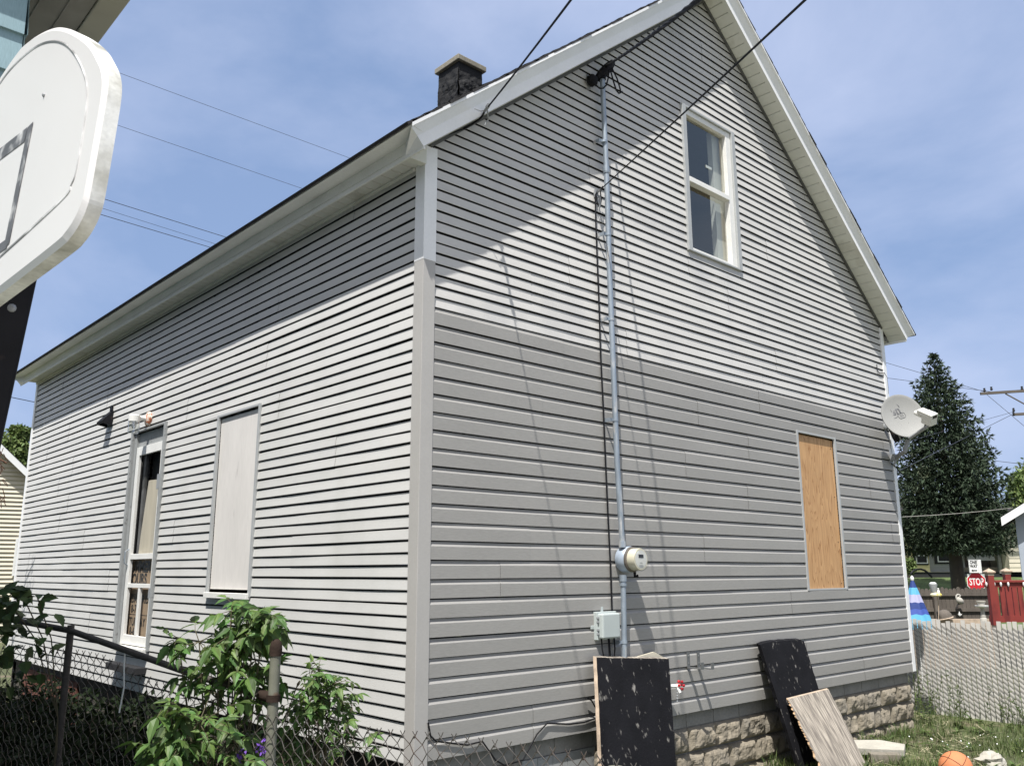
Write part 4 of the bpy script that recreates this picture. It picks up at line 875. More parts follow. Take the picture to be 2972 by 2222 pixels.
# ------------------------------------------------------------------ privacy slat fence on the right
sf = thing('slat_fence', 'taupe privacy slat fence behind the right corner of the house', 'fence', loc=(8.42, -1, -.62))
b = MB(); bw_ = MB(); rr = random.Random(21); y = -3.6; i = 0
while y < 3.2:
    top = .55 + rr.uniform(-.035, .02) - (.03 if i % 7 == 0 else 0); b.box((8.415, y, -.66 + rr.uniform(0, .03)), (8.427, y + .0475, top)); 
    z = -.60 + (i % 2) * .03
    while z < .47:
        bw_.tube([(8.408, y - .005, z), (8.408, y + .055, z + .052)], .0028, 3, cap=False); bw_.tube([(8.432, y - .005, z + .052), (8.432, y + .055, z)], .0028, 3, cap=False); z += .060
    y += .0605; i += 1
wpart(b, 'slats', M_slat, sf); wpart(bw_, 'wire_mesh', mat('dark_mesh', (.06, .058, .055), .6, .2, 9), sf, fix=False)
for y in (-3.4, -1.9, .9, 2.9):
    b = MB(); b.tube([(8.46, y, -.8), (8.46, y, .58)], .027, 10); wpart(b, 'post', M_galv, sf, smooth=True)

# ------------------------------------------------------------------ yard beyond: built in upright frames facing the viewer
def frame(name, label, cat, X, Y, D, group=None, ry=0):
    p = far(X, Y, D); o = thing(name, label, cat, group, loc=tuple(p), rz=-YAW + ry)
    fx = V((math.cos(-YAW + ry), math.sin(-YAW + ry), 0)); fy = V((-fx.y, fx.x, 0))
    def L_(X2, Y2, D2=None, dy=0):
        r_ = ray(X2, Y2); q = (CAMP + r_ * ((p - CAMP).dot(fy) / r_.dot(fy)) if D2 is None else far(X2, Y2, D2)) - p; return V((q.dot(fx), q.dot(fy) + dy, q.z))
    return o, L_
c8 = lambda x, y: ((2600 + .18138 * x) / S_, (1550 + .18138 * y) / S_)
# wooden fence
o, F = frame('wooden_fence', 'low weathered picket fence behind the bird ornaments', 'fence', *c8(900, 1350), 22)
b = MB(); x0 = F(*c8(-500, 850)).x; x1 = F(*c8(1560, 850)).x; zt = F(*c8(900, 852)).z; zb = F(*c8(900, 1350)).z - 1.2; rr = random.Random(8); x = x0
while x < x1:
    t = zt + rr.uniform(-.03, .02); wd = .093; b.prism([(x, zb), (x + wd, zb), (x + wd, t - .05), (x + wd * .72, t), (x + wd * .28, t), (x, t - .05)], lambda a, c, h: V((a, h, c)), 0, .02); x += .099
b.m = b.m; pk = b.build('pickets', M_wood, o)
for yy in (955, 1205):
    b = MB(); z = F(*c8(900, yy)).z; b.box((x0, -.045, z - .04), (x1, -.003, z + .04)); b.build('rail', M_wood, o)
b = MB(); xx = F(*c8(610, 1000)).x; b.box((xx - .06, -.13, zb), (xx + .06, -.047, F(*c8(610, 960)).z)); b.build('post', M_wood, o)
o, F = frame('timber_edging', 'long low timber edging at the foot of the picket fence', 'timber', *c8(900, 1370), 17)
b = MB(); b.box((F(*c8(-300, 1370)).x, -.05, F(*c8(900, 1352)).z - .9), (F(*c8(1500, 1370)).x, .05, F(*c8(900, 1352)).z)); b.build('timber', M_raw, o); 
# umbrella
o, F = frame('patio_umbrella', 'folded blue striped patio umbrella with a white tip', 'umbrella', *c8(262, 730), 15)
a = F(*c8(262, 730)); bot = F(*c8(345, 1500)); rB = F(*c8(612, 1500)).x - bot.x
ring_z = [730, 800, 850, 960, 1085, 1190, 1275, 1500]; cols = [0, 0, 1, 2, 0, 3, 1]
b = MB(); n = 48
def cone(t, k):
    an = 2 * math.pi * k / n; rad = (.02 + (rB - .02) * t) * (1 + .06 * math.cos(an * 8)); c = a.lerp(bot, t); return c + V((math.cos(an) * rad, math.sin(an) * rad, -.012 * t * math.cos(an * 8)))
tt = [(F(*c8(300, q)).z - a.z) / (bot.z - a.z) for q in ring_z]
for i in range(7):
    for k in range(n): b.face([cone(tt[i], k), cone(tt[i], k + 1), cone(tt[i + 1], k + 1), cone(tt[i + 1], k)], cols[i])
b.build('canopy', M_ub, o, fix=False)
b = MB(); b.lathe([(.018, -.02), (.03, .0), (.03, .04), (.012, .07), (.001, .075)], 10, Matrix.Translation(a)); b.build('finial', M_wst, o, smooth=True)
b = MB(); b.tube([bot + V((0, 0, .1)), bot + V((0, 0, -1.6))], .02, 8); b.build('pole', M_wst, o, smooth=True)
# red deck railing
o, F = frame('deck_railing', 'barn red deck railing with capped posts above the slat fence', 'railing', *c8(1500, 1400), 13.2)
zb = F(*c8(1500, 1405)).z; zt = F(*c8(1500, 738)).z; x0 = F(*c8(1445, 1000)).x; xe = F(*c8(2600, 1000)).x
def cpost(xa, xb, ya, zt_, zb_):
    b = MB(); b.box((xa, ya, zb_), (xb, ya + (xb - xa), zt_)); q = b.build('post', M_red, o, bevel=.004); w2 = (xb - xa) / 2; c = ((xa + xb) / 2, ya + w2)
    b = MB(); M = Matrix.Translation((*c, zt_)) @ Matrix.Rotation(math.pi / 4, 4, 'Z'); b.lathe([(w2 * 1.5, -.03), (w2 * 1.55, .0), (w2 * 2.1, .012), (w2 * 2.1, .028), (.004, .075)], 4, M); b.build('post_cap', M_raw, q)
cpost(F(*c8(1447, 900)).x, F(*c8(1540, 900)).x, -.1, F(*c8(1485, 625)).z, zb - .04)
cpost(F(*c8(1782, 900), 14.8).x, F(*c8(1872, 900), 14.8).x, F(*c8(1782, 900), 14.8).y, F(*c8(1800, 610), 14.8).z, zb - .04)
b = MB(); b.box((x0 + .06, -.06, zt - .03), (xe, .05, zt + .005)); b.build('top_rail', M_red, o, bevel=.006)
b = MB(); b.box((x0 - .02, -.03, F(*c8(1500, 845)).z), (xe, .0, zt - .031)); b.build('upper_board', M_red, o)
b = MB(); b.box((x0 + .01, -.035, zb), (xe, .01, F(*c8(1500, 1300)).z)); b.build('bottom_board', M_red, o)
x = x0 + .02; k = 0
while x < xe:
    b = MB(); b.box((x, -.028, F(*c8(1500, 1300)).z), (x + .068, -.003, F(*c8(1500, 845)).z)); b.build('picket', M_red, o); x += .068 + (.03 if k % 2 else .016) + (.05 if k == 6 else 0); k += 1
for X in (1415, 1540, 1645, 1763, 2010, 2130):
    b = MB(); q = F(*c8(X, 795)); b.lathe([(.008, .03), (.013, .02), (.016, 0), (.010, -.03), (.001, -.04)], 8, Matrix.Translation((q.x, -.06, q.z))); b.build('string_light', M_wst, o, smooth=True)
# bird feeder
o, F = frame('bird_feeder', 'clear bird feeder with a white lid hanging before the picket fence', 'bird feeder', *c8(610, 985), 16)
cx = F(*c8(605, 900)).x; sc_ = lambda q: q * .18138 / 2504.7 * 16
zz = lambda q: F(*c8(605, q)).z
b = MB(); b.lathe([(sc_(35), zz(930)), (sc_(62), zz(800)), (sc_(62), zz(795))], 14, Matrix.Translation((cx, 0, 0))); b.build('seed_tube', mat('cloudy_plastic', (.33, .34, .34), .3, .1), o, smooth=True)
b = MB(); b.lathe([(sc_(50), zz(795)), (sc_(52), zz(780)), (sc_(30), zz(765)), (.001, zz(763))], 14, Matrix.Translation((cx, 0, 0))); b.build('lid', M_wst, o, smooth=True)
b = MB(); b.lathe([(sc_(60), zz(995)), (sc_(85), zz(975)), (sc_(85), zz(955)), (sc_(45), zz(930))], 14, Matrix.Translation((cx + sc_(30), 0, 0))); b.build('tray', mat('pale_yellow_plastic', (.74, .70, .50), .5, .1, 20, col2=(.7, .55, .08), c2s=15), o, smooth=True)
b = MB(); q = F(*c8(682, 920)); b.sphere(q, sc_(24), 8, 6, 1.4); b.sphere(q + V((-.0, 0, sc_(45))), sc_(14), 8, 6); b.build('perched_bird_figure', M_wst, o, smooth=True)
b = MB(); b.tube([F(*c8(660, 990)), F(*c8(680, 1060)), F(*c8(685, 1200)), F(*c8(686, 1500))], sc_(7), 6); b.build('stand', M_raw, o, smooth=True)
# heron ornament
o, F = frame('heron_ornament', 'pale stone heron ornament with a curled neck on the picket fence', 'ornament', *c8(1015, 1170), 21.8)
b = MB(); b.tube([F(*c8(968, 1010)), F(*c8(985, 1030)), F(*c8(1010, 1050)), F(*c8(1040, 1075)), F(*c8(1065, 1095)), F(*c8(1080, 1108))], [.02, .055, .078, .075, .05, .008], 10)
b.tube([F(*c8(975, 1022)), F(*c8(968, 1000)), F(*c8(972, 975)), F(*c8(990, 962)), F(*c8(1012, 965)), F(*c8(1026, 980)), F(*c8(1022, 998)), F(*c8(1005, 1004)), F(*c8(992, 1004))], [.03, .024, .021, .02, .022, .026, .024, .012, .003], 8); b.build('body', M_grey_st, o, smooth=True)
b = MB(); b.tube([F(*c8(1020, 1085)), F(*c8(985, 1125)), F(*c8(975, 1165))], .012, 6); b.tube([F(*c8(1030, 1090)), F(*c8(1050, 1110)), F(*c8(990, 1115))], .012, 6); b.tube([F(*c8(960, 1168)), F(*c8(990, 1160))], .014, 6); b.build('legs', M_dark, o, smooth=True)
# dome ornament
o, F = frame('dome_ornament', 'weathered domed garden ornament sitting on the timber edging', 'ornament', *c8(770, 1345), 16.9)
q = F(*c8(775, 1300)); b = MB(); M = Matrix.Translation(q) @ Matrix.Rotation(math.radians(-12), 4, 'Y')
s_ = 16.9 * .18138 / 2504.7
b.lathe([(110 * s_, -35 * s_), (105 * s_, 10 * s_), (85 * s_, 50 * s_), (50 * s_, 82 * s_), (.001, 95 * s_)], 18, M, sx=1.05, sy=.8); b.build('shell', M_wood, o, smooth=True)
b = MB(); b.lathe([(118 * s_, -46 * s_), (126 * s_, -40 * s_), (112 * s_, -32 * s_)], 18, M, sx=1.05, sy=.8); b.build('rim', M_raw, o, smooth=True)
b = MB(); q2 = F(*c8(650, 1285)); b.lathe([(52 * s_, 0), (58 * s_, .01), (50 * s_, .02)], 14, Matrix.Translation(q2 + V((0, -.05, 0))) @ Matrix.Rotation(math.radians(80), 4, 'Y') @ Matrix.Rotation(.2, 4, 'X')); b.build('opening', M_dark, o, smooth=True)
# small white hanging ornament
o, F = frame('hanging_ornament', 'tiny white winged ornament near the foot of the picket fence', 'ornament', *c8(1020, 1312), 21.8)
b = MB(); s_ = 21.8 * .18138 / 2504.7; q = F(*c8(1020, 1280)); b.lathe([(.004, -28 * s_), (16 * s_, -8 * s_), (14 * s_, 12 * s_), (5 * s_, 36 * s_), (.002, 48 * s_)], 10, Matrix.Translation(q)); b.build('body', M_wst, o, smooth=True)
b = MB(); b.prism([(-34 * s_, 10 * s_), (0, -12 * s_), (34 * s_, 10 * s_), (20 * s_, -8 * s_), (0, -22 * s_), (-20 * s_, -8 * s_)], lambda a_, c_, h: q + V((a_, h, c_)), -.02, .0); b.build('wings', M_wst, o)
# bird bath with a pot
o, F = frame('bird_bath', 'white pedestal bird bath left of the red railing', 'bird bath', *c8(1402, 1350), 16)
s_ = 16 * .18138 / 2504.7; q = F(*c8(1402, 1350)); M = Matrix.Translation(q)
b = MB(); b.lathe([(48 * s_, -60 * s_), (48 * s_, 5 * s_), (36 * s_, 20 * s_), (42 * s_, 40 * s_), (30 * s_, 70 * s_), (26 * s_, 130 * s_), (38 * s_, 168 * s_)], 16, M); b.build('pedestal', M_grey_st, o, smooth=True)
b = MB(); b.lathe([(30 * s_, 165 * s_), (85 * s_, 172 * s_), (100 * s_, 190 * s_), (100 * s_, 200 * s_), (90 * s_, 196 * s_), (20 * s_, 186 * s_)], 22, M); b.build('bowl', M_wst, o, smooth=True)
o, F = frame('flower_pot', 'grey pot with a wide rim standing on the bird bath', 'pot', *c8(1370, 1150), 16)
q = F(*c8(1370, 1152)); M = Matrix.Translation(q); b = MB(); b.lathe([(42 * s_, -.0), (55 * s_, 65 * s_)], 16, M); b.build('body', M_grey_st, o, smooth=True)
b = MB(); b.lathe([(58 * s_, 62 * s_), (66 * s_, 70 * s_), (66 * s_, 84 * s_), (50 * s_, 86 * s_)], 16, M); b.build('rim', M_stone, o, smooth=True)
# stop sign and one way sign
DS = 30; o, F = frame('stop_sign', 'red octagonal stop sign behind the picket fence', 'road sign', *c8(1288, 900), DS)
s_ = DS * .18138 / 2504.7; q = F(*c8(1290, 762)); R = 148 * s_ / math.cos(math.pi / 8) * .98
octa = lambda r: [(r * math.cos(math.pi / 8 + k * math.pi / 4), r * math.sin(math.pi / 8 + k * math.pi / 4)) for k in range(8)]
b = MB(); b.prism(octa(R), lambda a_, c_, h: q + V((a_, h, c_)), 0, .006); pl = b.build('plate', M_signwhite, o)
b = MB(); b.prism(octa(R * .94), lambda a_, c_, h: q + V((a_, h, c_)), -.004, -.0005); b.build('red_field', M_signred, pl)
b = MB(); xf(text_mb('STOP', 150 * s_ * 1.0, .002, .006), Matrix.Translation(q + V((0, -.007, -.0))) @ Matrix.Rotation(math.pi / 2, 4, 'X') @ Matrix.Diagonal((.62, 1.0, 1, 1)), b); b.build('lettering', M_signwhite, pl, fix=False)
b = MB(); b.tube([q + V((0, .04, -1.9)), q + V((0, .04, .62))], .025, 8); b.build('post', M_alum, o, smooth=True)
q3 = F(*c8(1288, 655)); b = MB(); b.box((F(*c8(1150, 700)).x, .01, F(*c8(1290, 730)).z), (F(*c8(1428, 700)).x, .02, F(*c8(1290, 632)).z)); b.build('backing_plate', M_alum, o)
o, F = frame('one_way_sign', 'white one way sign with a black arrow above the stop sign', 'road sign', *c8(1250, 620), DS - .1)
x0, x1 = F(*c8(1168, 500)).x, F(*c8(1322, 500)).x; z0, z1 = F(*c8(1250, 618)).z, F(*c8(1250, 404)).z; cx = (x0 + x1) / 2; hz = z1 - z0; cz = (z0 + z1) / 2
b = MB(); b.box((x0, 0, z0), (x1, .006, z1)); pl = b.build('plate', M_signwhite, o, bevel=.004)
b = MB(); Mx = Matrix.Rotation(math.pi / 2, 4, 'X')
xf(text_mb('ONE', hz * .33, .002, .005), Matrix.Translation((cx, -.004, z0 + hz * .79)) @ Mx @ Matrix.Diagonal((.80, 1, 1, 1)), b); xf(text_mb('WAY', hz * .33, .002, .005), Matrix.Translation((cx, -.004, z0 + hz * .50)) @ Mx @ Matrix.Diagonal((.74, 1, 1, 1)), b); b.build('lettering', M_signblack, pl, fix=False)
ww = (x1 - x0) * .31; b = MB(); zc = z0 + hz * .19
b.prism([(cx - ww, zc), (cx - ww * .35, zc + hz * .10), (cx - ww * .35, zc + hz * .04), (cx + ww, zc + hz * .04), (cx + ww, zc - hz * .04), (cx - ww * .35, zc - hz * .04), (cx - ww * .35, zc - hz * .10)], lambda a_, c_, h: V((a_, h, c_)), -.006, -.001); b.build('arrow', M_signblack, pl)
b = MB()
for za, zb_, xa, xb in ((z0 + .008, z0 + .016, x0 + .008, x1 - .008), (z1 - .016, z1 - .008, x0 + .008, x1 - .008), (z0 + .016, z1 - .016, x0 + .008, x0 + .014), (z0 + .016, z1 - .016, x1 - .014, x1 - .008)): b.box((xa, -.003, za), (xb, -.001, zb_))
b.build('border', M_signblack, pl)
b = MB(); M = Matrix.Translation((x1 - .06, .06, cz)) @ Matrix.Rotation(math.radians(-50), 4, 'Z'); b.box((-.02, -.003, -hz / 2), (.18, .003, hz / 2), M); b.build('second_plate', M_signwhite, o)

# ------------------------------------------------------------------ street, lawn bank, houses behind
def sheet(name, m, d0, d1, s0, s1, off, n=20):
    b = MB()
    for i in range(n):
        for j in range(n):
            P = []
            for a_, c_ in ((i, j), (i + 1, j), (i + 1, j + 1), (i, j + 1)):
                q = V((CAMP.x, CAMP.y, 0)) + FH * (d0 + (d1 - d0) * a_ / n) + RT * (s0 + (s1 - s0) * c_ / n); q.z = gh(q.x, q.y) + off; P.append(q)
            b.face(P)
    return tag(b.build(name, m), kind='structure')
sheet('street', M_asph, 30.5, 35.5, 5, 60, .05)
sheet('lawn', mat('lawn_green', (.085, .12, .04), .9, .3, 2, fine=.35, fs=14, bump=.6, bs=12), 36, 70, 5, 50, .07, 44)
DHs = 46; o, F = frame('house', 'yellow house, its shade painted grey, across the street behind the spruce', 'house', *c8(900, 620), DHs)
def wallbox(nm, m, xa, xb, yt, yb, dy, dpt=5, rows=.23):
    p0 = F(*c8(xa, yb)); p1 = F(*c8(xb, yt)); z = p0.z; b = MB(); b.box((p0.x, dy + .03, p0.z), (p1.x, dy + dpt, p1.z))
    while z < p1.z:
        zz_ = min(z + rows, p1.z); b.face([V((p0.x, dy, z)), V((p1.x, dy, z)), V((p1.x, dy + .024, zz_)), V((p0.x, dy + .024, zz_))]); b.face([V((p0.x, dy, z)), V((p1.x, dy, z)), V((p1.x, dy + .03, z)), V((p0.x, dy + .03, z))]); z += rows
    return b.build(nm, m, o)
wallbox('wall', M_yellow, -200, 478, -120, 600, 0); w2 = wallbox('wall_section', M_greyh, 479, 1080, -120, 600, .25); w3 = wallbox('wall_section', M_cream, 1730, 2070, -120, 600, -.6)  # grey section: spruce shade on the yellow wall, put into its colour
def awin(xa, xb, ya, yb, dy):
    p0 = F(*c8(xa, yb)); p1 = F(*c8(xb, ya)); b = MB(); b.box((p0.x, dy - .05, p0.z), (p1.x, dy - .005, p1.z)); q = b.build('window', M_dark, o)
    b = MB(); wd = p1.x - p0.x; hh = p1.z - p0.z; t = .05; e = .16 * wd
    xa_, xb_, za, zb_ = p0.x + e, p1.x - e * .3, p0.z + .08 * hh, p1.z - .10 * hh
    for A_, B_ in (((xa_, za), (xa_ + t, zb_)), ((xb_ - t, za), (xb_, zb_)), ((xa_ + t, zb_ - t), (xb_ - t, zb_)), ((xa_ + t, za), (xb_ - t, za + t)), ((xa_ + t, (za + zb_) / 2 - t / 2), (xb_ - t, (za + zb_) / 2 + t / 2))): b.box((A_[0], dy - .08, A_[1]), (B_[0], dy - .052, B_[1]))
    b.build('sash', M_wst, q)
awin(285, 490, 180, 492, 0); awin(662, 880, 100, 472, .25)
b = MB(); p0 = F(*c8(1081, 600)); p1 = F(*c8(1729, 40)); b.box((p0.x, 1.2, p0.z), (p1.x, 1.3, p1.z)); b.box((p0.x, .2, p1.z), (p1.x, 1.3, p1.z + .1)); b.build('porch_back', M_browns, o)
b = MB(); p0 = F(*c8(1135, 420)); p1 = F(*c8(1555, 268)); b.box((p0.x, -.1, p0.z), (p1.x, -.05, p1.z)); b.build('porch_panel', M_greyh, o)
b = MB(); p0 = F(*c8(1060, 640)); p1 = F(*c8(1740, 430)); b.box((p0.x, .15, p0.z), (p1.x, .2, p1.z - .3)); b.build('porch_skirt', M_browns, o)
for X in (1690, 1075):
    b = MB(); p0 = F(*c8(X, 620)); p1 = F(*c8(X, 30)); b.box((p0.x - .08, .0, p0.z), (p0.x + .08, .16, p1.z)); b.build('porch_post', M_greyh, o)
b = MB(); p0 = F(*c8(-200, 660)); p1 = F(*c8(2070, 600)); b.box((p0.x, .06, p0.z - .5), (p1.x, 4, p1.z)); b.build('foundation', M_dark, o)
b = MB(); zr = F(*c8(900, -120)).z; xa, xb = F(*c8(-260, 0)).x, F(*c8(2120, 0)).x
b.face([V((xa, -1.1, zr)), V((xb, -1.1, zr)), V((xb, 2.6, zr + 1.6)), V((xa, 2.6, zr + 1.6))]); b.face([V((xa, 2.6, zr + 1.6)), V((xb, 2.6, zr + 1.6)), V((xb, 6, zr)), V((xa, 6, zr))]); b.face([V((xa, -1.1, zr - .15)), V((xb, -1.1, zr - .15)), V((xb, -1.1, zr)), V((xa, -1.1, zr))]); b.build('roof', M_shingle, o)
# shed eave at the right edge
o, F = frame('shed', 'small grey blue shed with white fascia at the right edge', 'shed', 2208, 1250, 18, ry=-.52)
tip = F(2163, 1124); pk = F(2300, 1040); x0 = F(2203, 1200).x; b = MB()
xr = 2 * pk.x - tip.x; xw2 = 2 * pk.x - x0
b.prism([(x0, -1.4), (xw2, -1.4), (xw2, tip.z + .1), (pk.x, pk.z - .05), (x0, tip.z + .2)], lambda a_, c_, h: V((a_, h, c_)), .0, 3); b.build('wall', mat('shed_blue_grey', (.36, .40, .46), .6, .08, 3), o)
b = MB()
for s1, s2 in ((tip, pk), (V((xr, 0, tip.z)), pk)): b.prism([(s1.x, s1.z - .12), (s1.x, s1.z + .05), (s2.x, s2.z + .05), (s2.x, s2.z - .12)], lambda a_, c_, h: V((a_, h, c_)), -.30, -.27)
b.build('fascia', M_white, o)
b = MB()
for s1 in (tip, V((xr, 0, tip.z))): b.face([V((s1.x, -.29, s1.z + .06)), V((pk.x, -.29, pk.z + .06)), V((pk.x, 3.2, pk.z + .06)), V((s1.x, 3.2, s1.z + .06))]); b.face([V((s1.x, -.26, s1.z - .02)), V((pk.x, -.26, pk.z - .02)), V((pk.x, 3.2, pk.z - .02)), V((s1.x, 3.2, s1.z - .02))])
b.build('roof', M_shingle, o)
# cream house far left
o, F = frame('house', 'cream clapboard house with white eave beyond the left corner', 'house', 20, 1270, 24, ry=.52)
e0 = F(57, 1032); b = MB(); z = F(20, 1400).z; xa = F(-500, 1200).x; xb = F(60, 1200).x; zt = F(20, 1000).z + .6
pkx = xa + (xb - xa) * .35; slope = (F(0, 975).z - e0.z) / (F(0, 975).x - e0.x)
b.prism([(xa, z), (xb, z), (xb, e0.z - .1), (pkx, e0.z - .1 + slope * (pkx - xb)), (xa, e0.z - .1 + slope * (pkx - xb) + slope * (pkx - xa))], lambda a_, c_, h: V((a_, h, c_)), .05, 6)
zz_ = z
while zz_ < e0.z + 3.2:
    xl = xb if zz_ < e0.z - .2 else xb + (zz_ + .1 - e0.z + .1) / slope
    if xl > xa + .5: b.face([V((xa, 0, zz_)), V((xl, 0, zz_)), V((xl, .045, zz_ + .115)), V((xa, .045, zz_ + .115))]); b.face([V((xa, 0, zz_)), V((xl, 0, zz_)), V((xl, .05, zz_)), V((xa, .05, zz_))])
    zz_ += .115
b.build('wall', M_cream, o, fix=False)
b = MB(); q0 = e0 + V((.18, 0, -.05)); q1 = V((pkx, 0, e0.z + slope * (pkx - e0.x))); b.prism([(q0.x, q0.z - .12), (q0.x, q0.z + .1), (q1.x, q1.z + .1), (q1.x, q1.z - .12)], lambda a_, c_, h: V((a_, h, c_)), -.3, -.26); b.build('fascia', M_white, o)
b = MB(); b.face([V((q0.x, -.32, q0.z + .12)), V((q1.x, -.32, q1.z + .12)), V((q1.x, 6.3, q1.z + .12)), V((q0.x, 6.3, q0.z + .12))]); b.face([V((q0.x, -.26, q0.z)), V((q1.x, -.26, q1.z)), V((q1.x, 6.3, q1.z)), V((q0.x, 6.3, q0.z))]); b.build('roof', M_shingle, o)
b = MB(); p0 = F(25, 1243); p1 = F(52, 1162); b.box((p0.x, -.06, p0.z), (p1.x, -.01, p1.z)); wq = b.build('window', M_wst, o)
b = MB(); zm = F(40, 1206).z; b.box((p0.x + .06, -.075, p0.z + .06), (p1.x, -.062, zm - .03)); b.box((p0.x + .06, -.075, zm + .03), (p1.x, -.062, p1.z - .06)); b.build('pane', M_dark, wq)
# utility pole
o, F = frame('utility_pole', 'weathered utility pole crossarms at the far right', 'utility pole', 2250, 1240, 42)
b = MB(); q = F(2250, 1240); b.tube([q + V((0, 0, -1.5)), F(2250, 760)], .16, 10); b.build('pole', M_utilw, o, smooth=True)
b = MB(); b.beam(F(2118, 850), F(2370, 834), .10, .13); b.build('crossarm', M_utilw, o); b = MB(); b.beam(F(2190, 895), F(2310, 888), .10, .13); b.build('crossarm', M_utilw, o)
b = MB(); b.beam(F(2172, 850), F(2245, 890), .05, .05); b.build('brace', M_utilw, o)
for X, Y in ((2127, 846), (2142, 843), (2190, 889), (2190, 898), (2208, 842)):
    b = MB(); b.lathe([(.04, 0), (.07, .05), (.04, .12), (.06, .17), (.001, .2)], 8, Matrix.Translation(F(X, Y))); b.build('insulator', M_dark, o, smooth=True)
# far wires
def fw(lab, A_, B_, r, name='overhead_wire', sag=.0, m=None):
    wire(name, lab, [far(*A_), far(*B_)], r, 'far overhead wires', 'power line', m or M_cablefar, 5, sag)
fw('topmost thin far wire between the backboard and the chimney', (150, 118, 26), (900, 395, 34), .008)
fw('second thin far wire below the topmost one left of the chimney', (150, 235, 26), (900, 492, 34), .008)
fw('upper thick far wire of three meeting the left eave', (120, 397, 26), (640, 560, 33), .012)
fw('thin middle far wire of three meeting the left eave', (120, 418, 26), (640, 582, 33), .007)
fw('lowest thick far wire of three meeting the left eave', (120, 434, 26), (640, 590, 33), .012)
fw('single far wire under the eave tip at the far left', (-60, 840, 24), (160, 886, 30), .012)
fw('upper far wire behind the spruce top at right', (1900, 779, 44), (2127, 846, 42), .012)
fw('lower far wire behind the spruce top at right', (1900, 814, 44), (2142, 846, 42), .012)
fw('far wire crossing before the spruce up to the lower crossarm', (1935, 1020, 30), (2190, 893, 42), .012)
fw('second far wire crossing before the spruce near the crossarm', (1935, 960, 34), (2190, 889, 42), .010)
fw('far wire slanting down right from the upper crossarm', (2127, 848, 42), (2260, 960, 40), .012)
fw('short far wire right of the spruce', (2150, 995, 40), (2260, 1008, 40), .012)
fw('pale clothesline from the house corner to the shed', (1945, 1116, 12.2), (2188, 1096, 17.6), .0042, 'clothesline', .02, M_grey_st)

# ------------------------------------------------------------------ trees and plants
def leaf(b, p, d, nrm, L_, W_, fold=.25, droop=.0, mi=0, teeth=True):
    d = d.normalized(); sdv = d.cross(nrm)
    if sdv.length < 1e-4: sdv = d.orthogonal()
    sdv = sdv.normalized(); up_ = sdv.cross(d)
    prof = ((0, 0), (.18, .75), (.38, 1.0), (.52, .72), (.58, .82), (.80, .35), (1, 0)) if teeth else ((0, 0), (.25, .85), (.55, 1), (.85, .5), (1, 0))
    mid = [p + d * (L_ * t) - up_ * (droop * t * t * L_) for t, _ in prof]
    for sg in (-1, 1):
        edge = [q + sdv * (sg * W_ * .5 * w_) + up_ * (fold * W_ * .5 * w_) for q, (t, w_) in zip(mid, prof)]
        b.face([mid[0]] + edge[1:-1] + [mid[-1]] + mid[-2:0:-1], mi)
def rv(r=random): return V((r.uniform(-1, 1), r.uniform(-1, 1), r.uniform(-1, 1)))
def sapling(lab, base, clusters, D, seed, ls=.085):
    rr = random.Random(seed); t = thing('box_elder_sapling', lab, 'sapling', 'box elder saplings by the near fence', loc=tuple(base)); lb = MB(); sb = MB()
    root = V(base); tops = sorted(clusters, key=lambda c: c[1]); trunk = [root]
    for c in sorted(clusters, key=lambda c: -c[1]):
        cp = dep(c[0], c[1], D + (c[4] if len(c) > 4 else 0)); a_ = V((root.x * .4 + cp.x * .6, root.y * .4 + cp.y * .6, root.z + (cp.z - root.z) * .55))
        sb.tube([root, a_, cp], [.011, .007, .003], 6)
        for k in range(int(c[3] * 1.3)):
            off = V((rr.gauss(0, .5), rr.gauss(0, .6), rr.gauss(0, .45))) * (c[2] / 1864 * D)
            p = cp + off; out = (off * 1.5 + V((0, 0, -.04)) + rv(rr) * .05).normalized(); st = p + out * .05
            sb.tube([cp + off * .1, p, st], [.003, .002, .0015], 4)
            nrm = (V((-.25, -.2, .9)) + rv(rr) * .45).normalized(); z = ls * rr.uniform(.5, 1.25)
            side = out.cross(nrm).normalized()
            leaf(lb, st, out + V((0, 0, -.25)), nrm, z * 1.15, z * .55, .25, .25)
            for sg in (-1, 1):
                leaf(lb, st - out * .01, out * .45 + side * sg + V((0, 0, -.25)), nrm, z, z * .48, .25, .25)
                if rr.random() < .6: leaf(lb, p, out * .3 + side * sg + V((0, 0, -.2)), nrm, z * .85, z * .42, .25, .3)
    wpart(lb, 'foliage', M_leafA, t, fix=False); wpart(sb, 'stem', M_stem, t, fix=False, smooth=True); return t
b0 = dep(500, 1654, 4.75); sapling('tall leafy sapling left of the rust capped fence post', (b0.x, b0.y, -.62), [(500, 1318, 22, 7), (535, 1325, 34, 12), (570, 1345, 30, 11), (515, 1360, 40, 13), (470, 1395, 45, 11), (430, 1385, 26, 6), (385, 1378, 30, 7), (545, 1400, 45, 13), (505, 1440, 55, 14), (575, 1450, 28, 8), (440, 1455, 38, 9), (545, 1500, 40, 10), (470, 1510, 55, 12), (365, 1530, 26, 7, -.3), (430, 1560, 48, 14, -.3), (500, 1590, 60, 16, -.2), (390, 1605, 50, 14, -.3), (460, 1635, 65, 16, -.3), (360, 1640, 40, 10, -.3), (540, 1640, 45, 10)], 4.75, 3, .092)
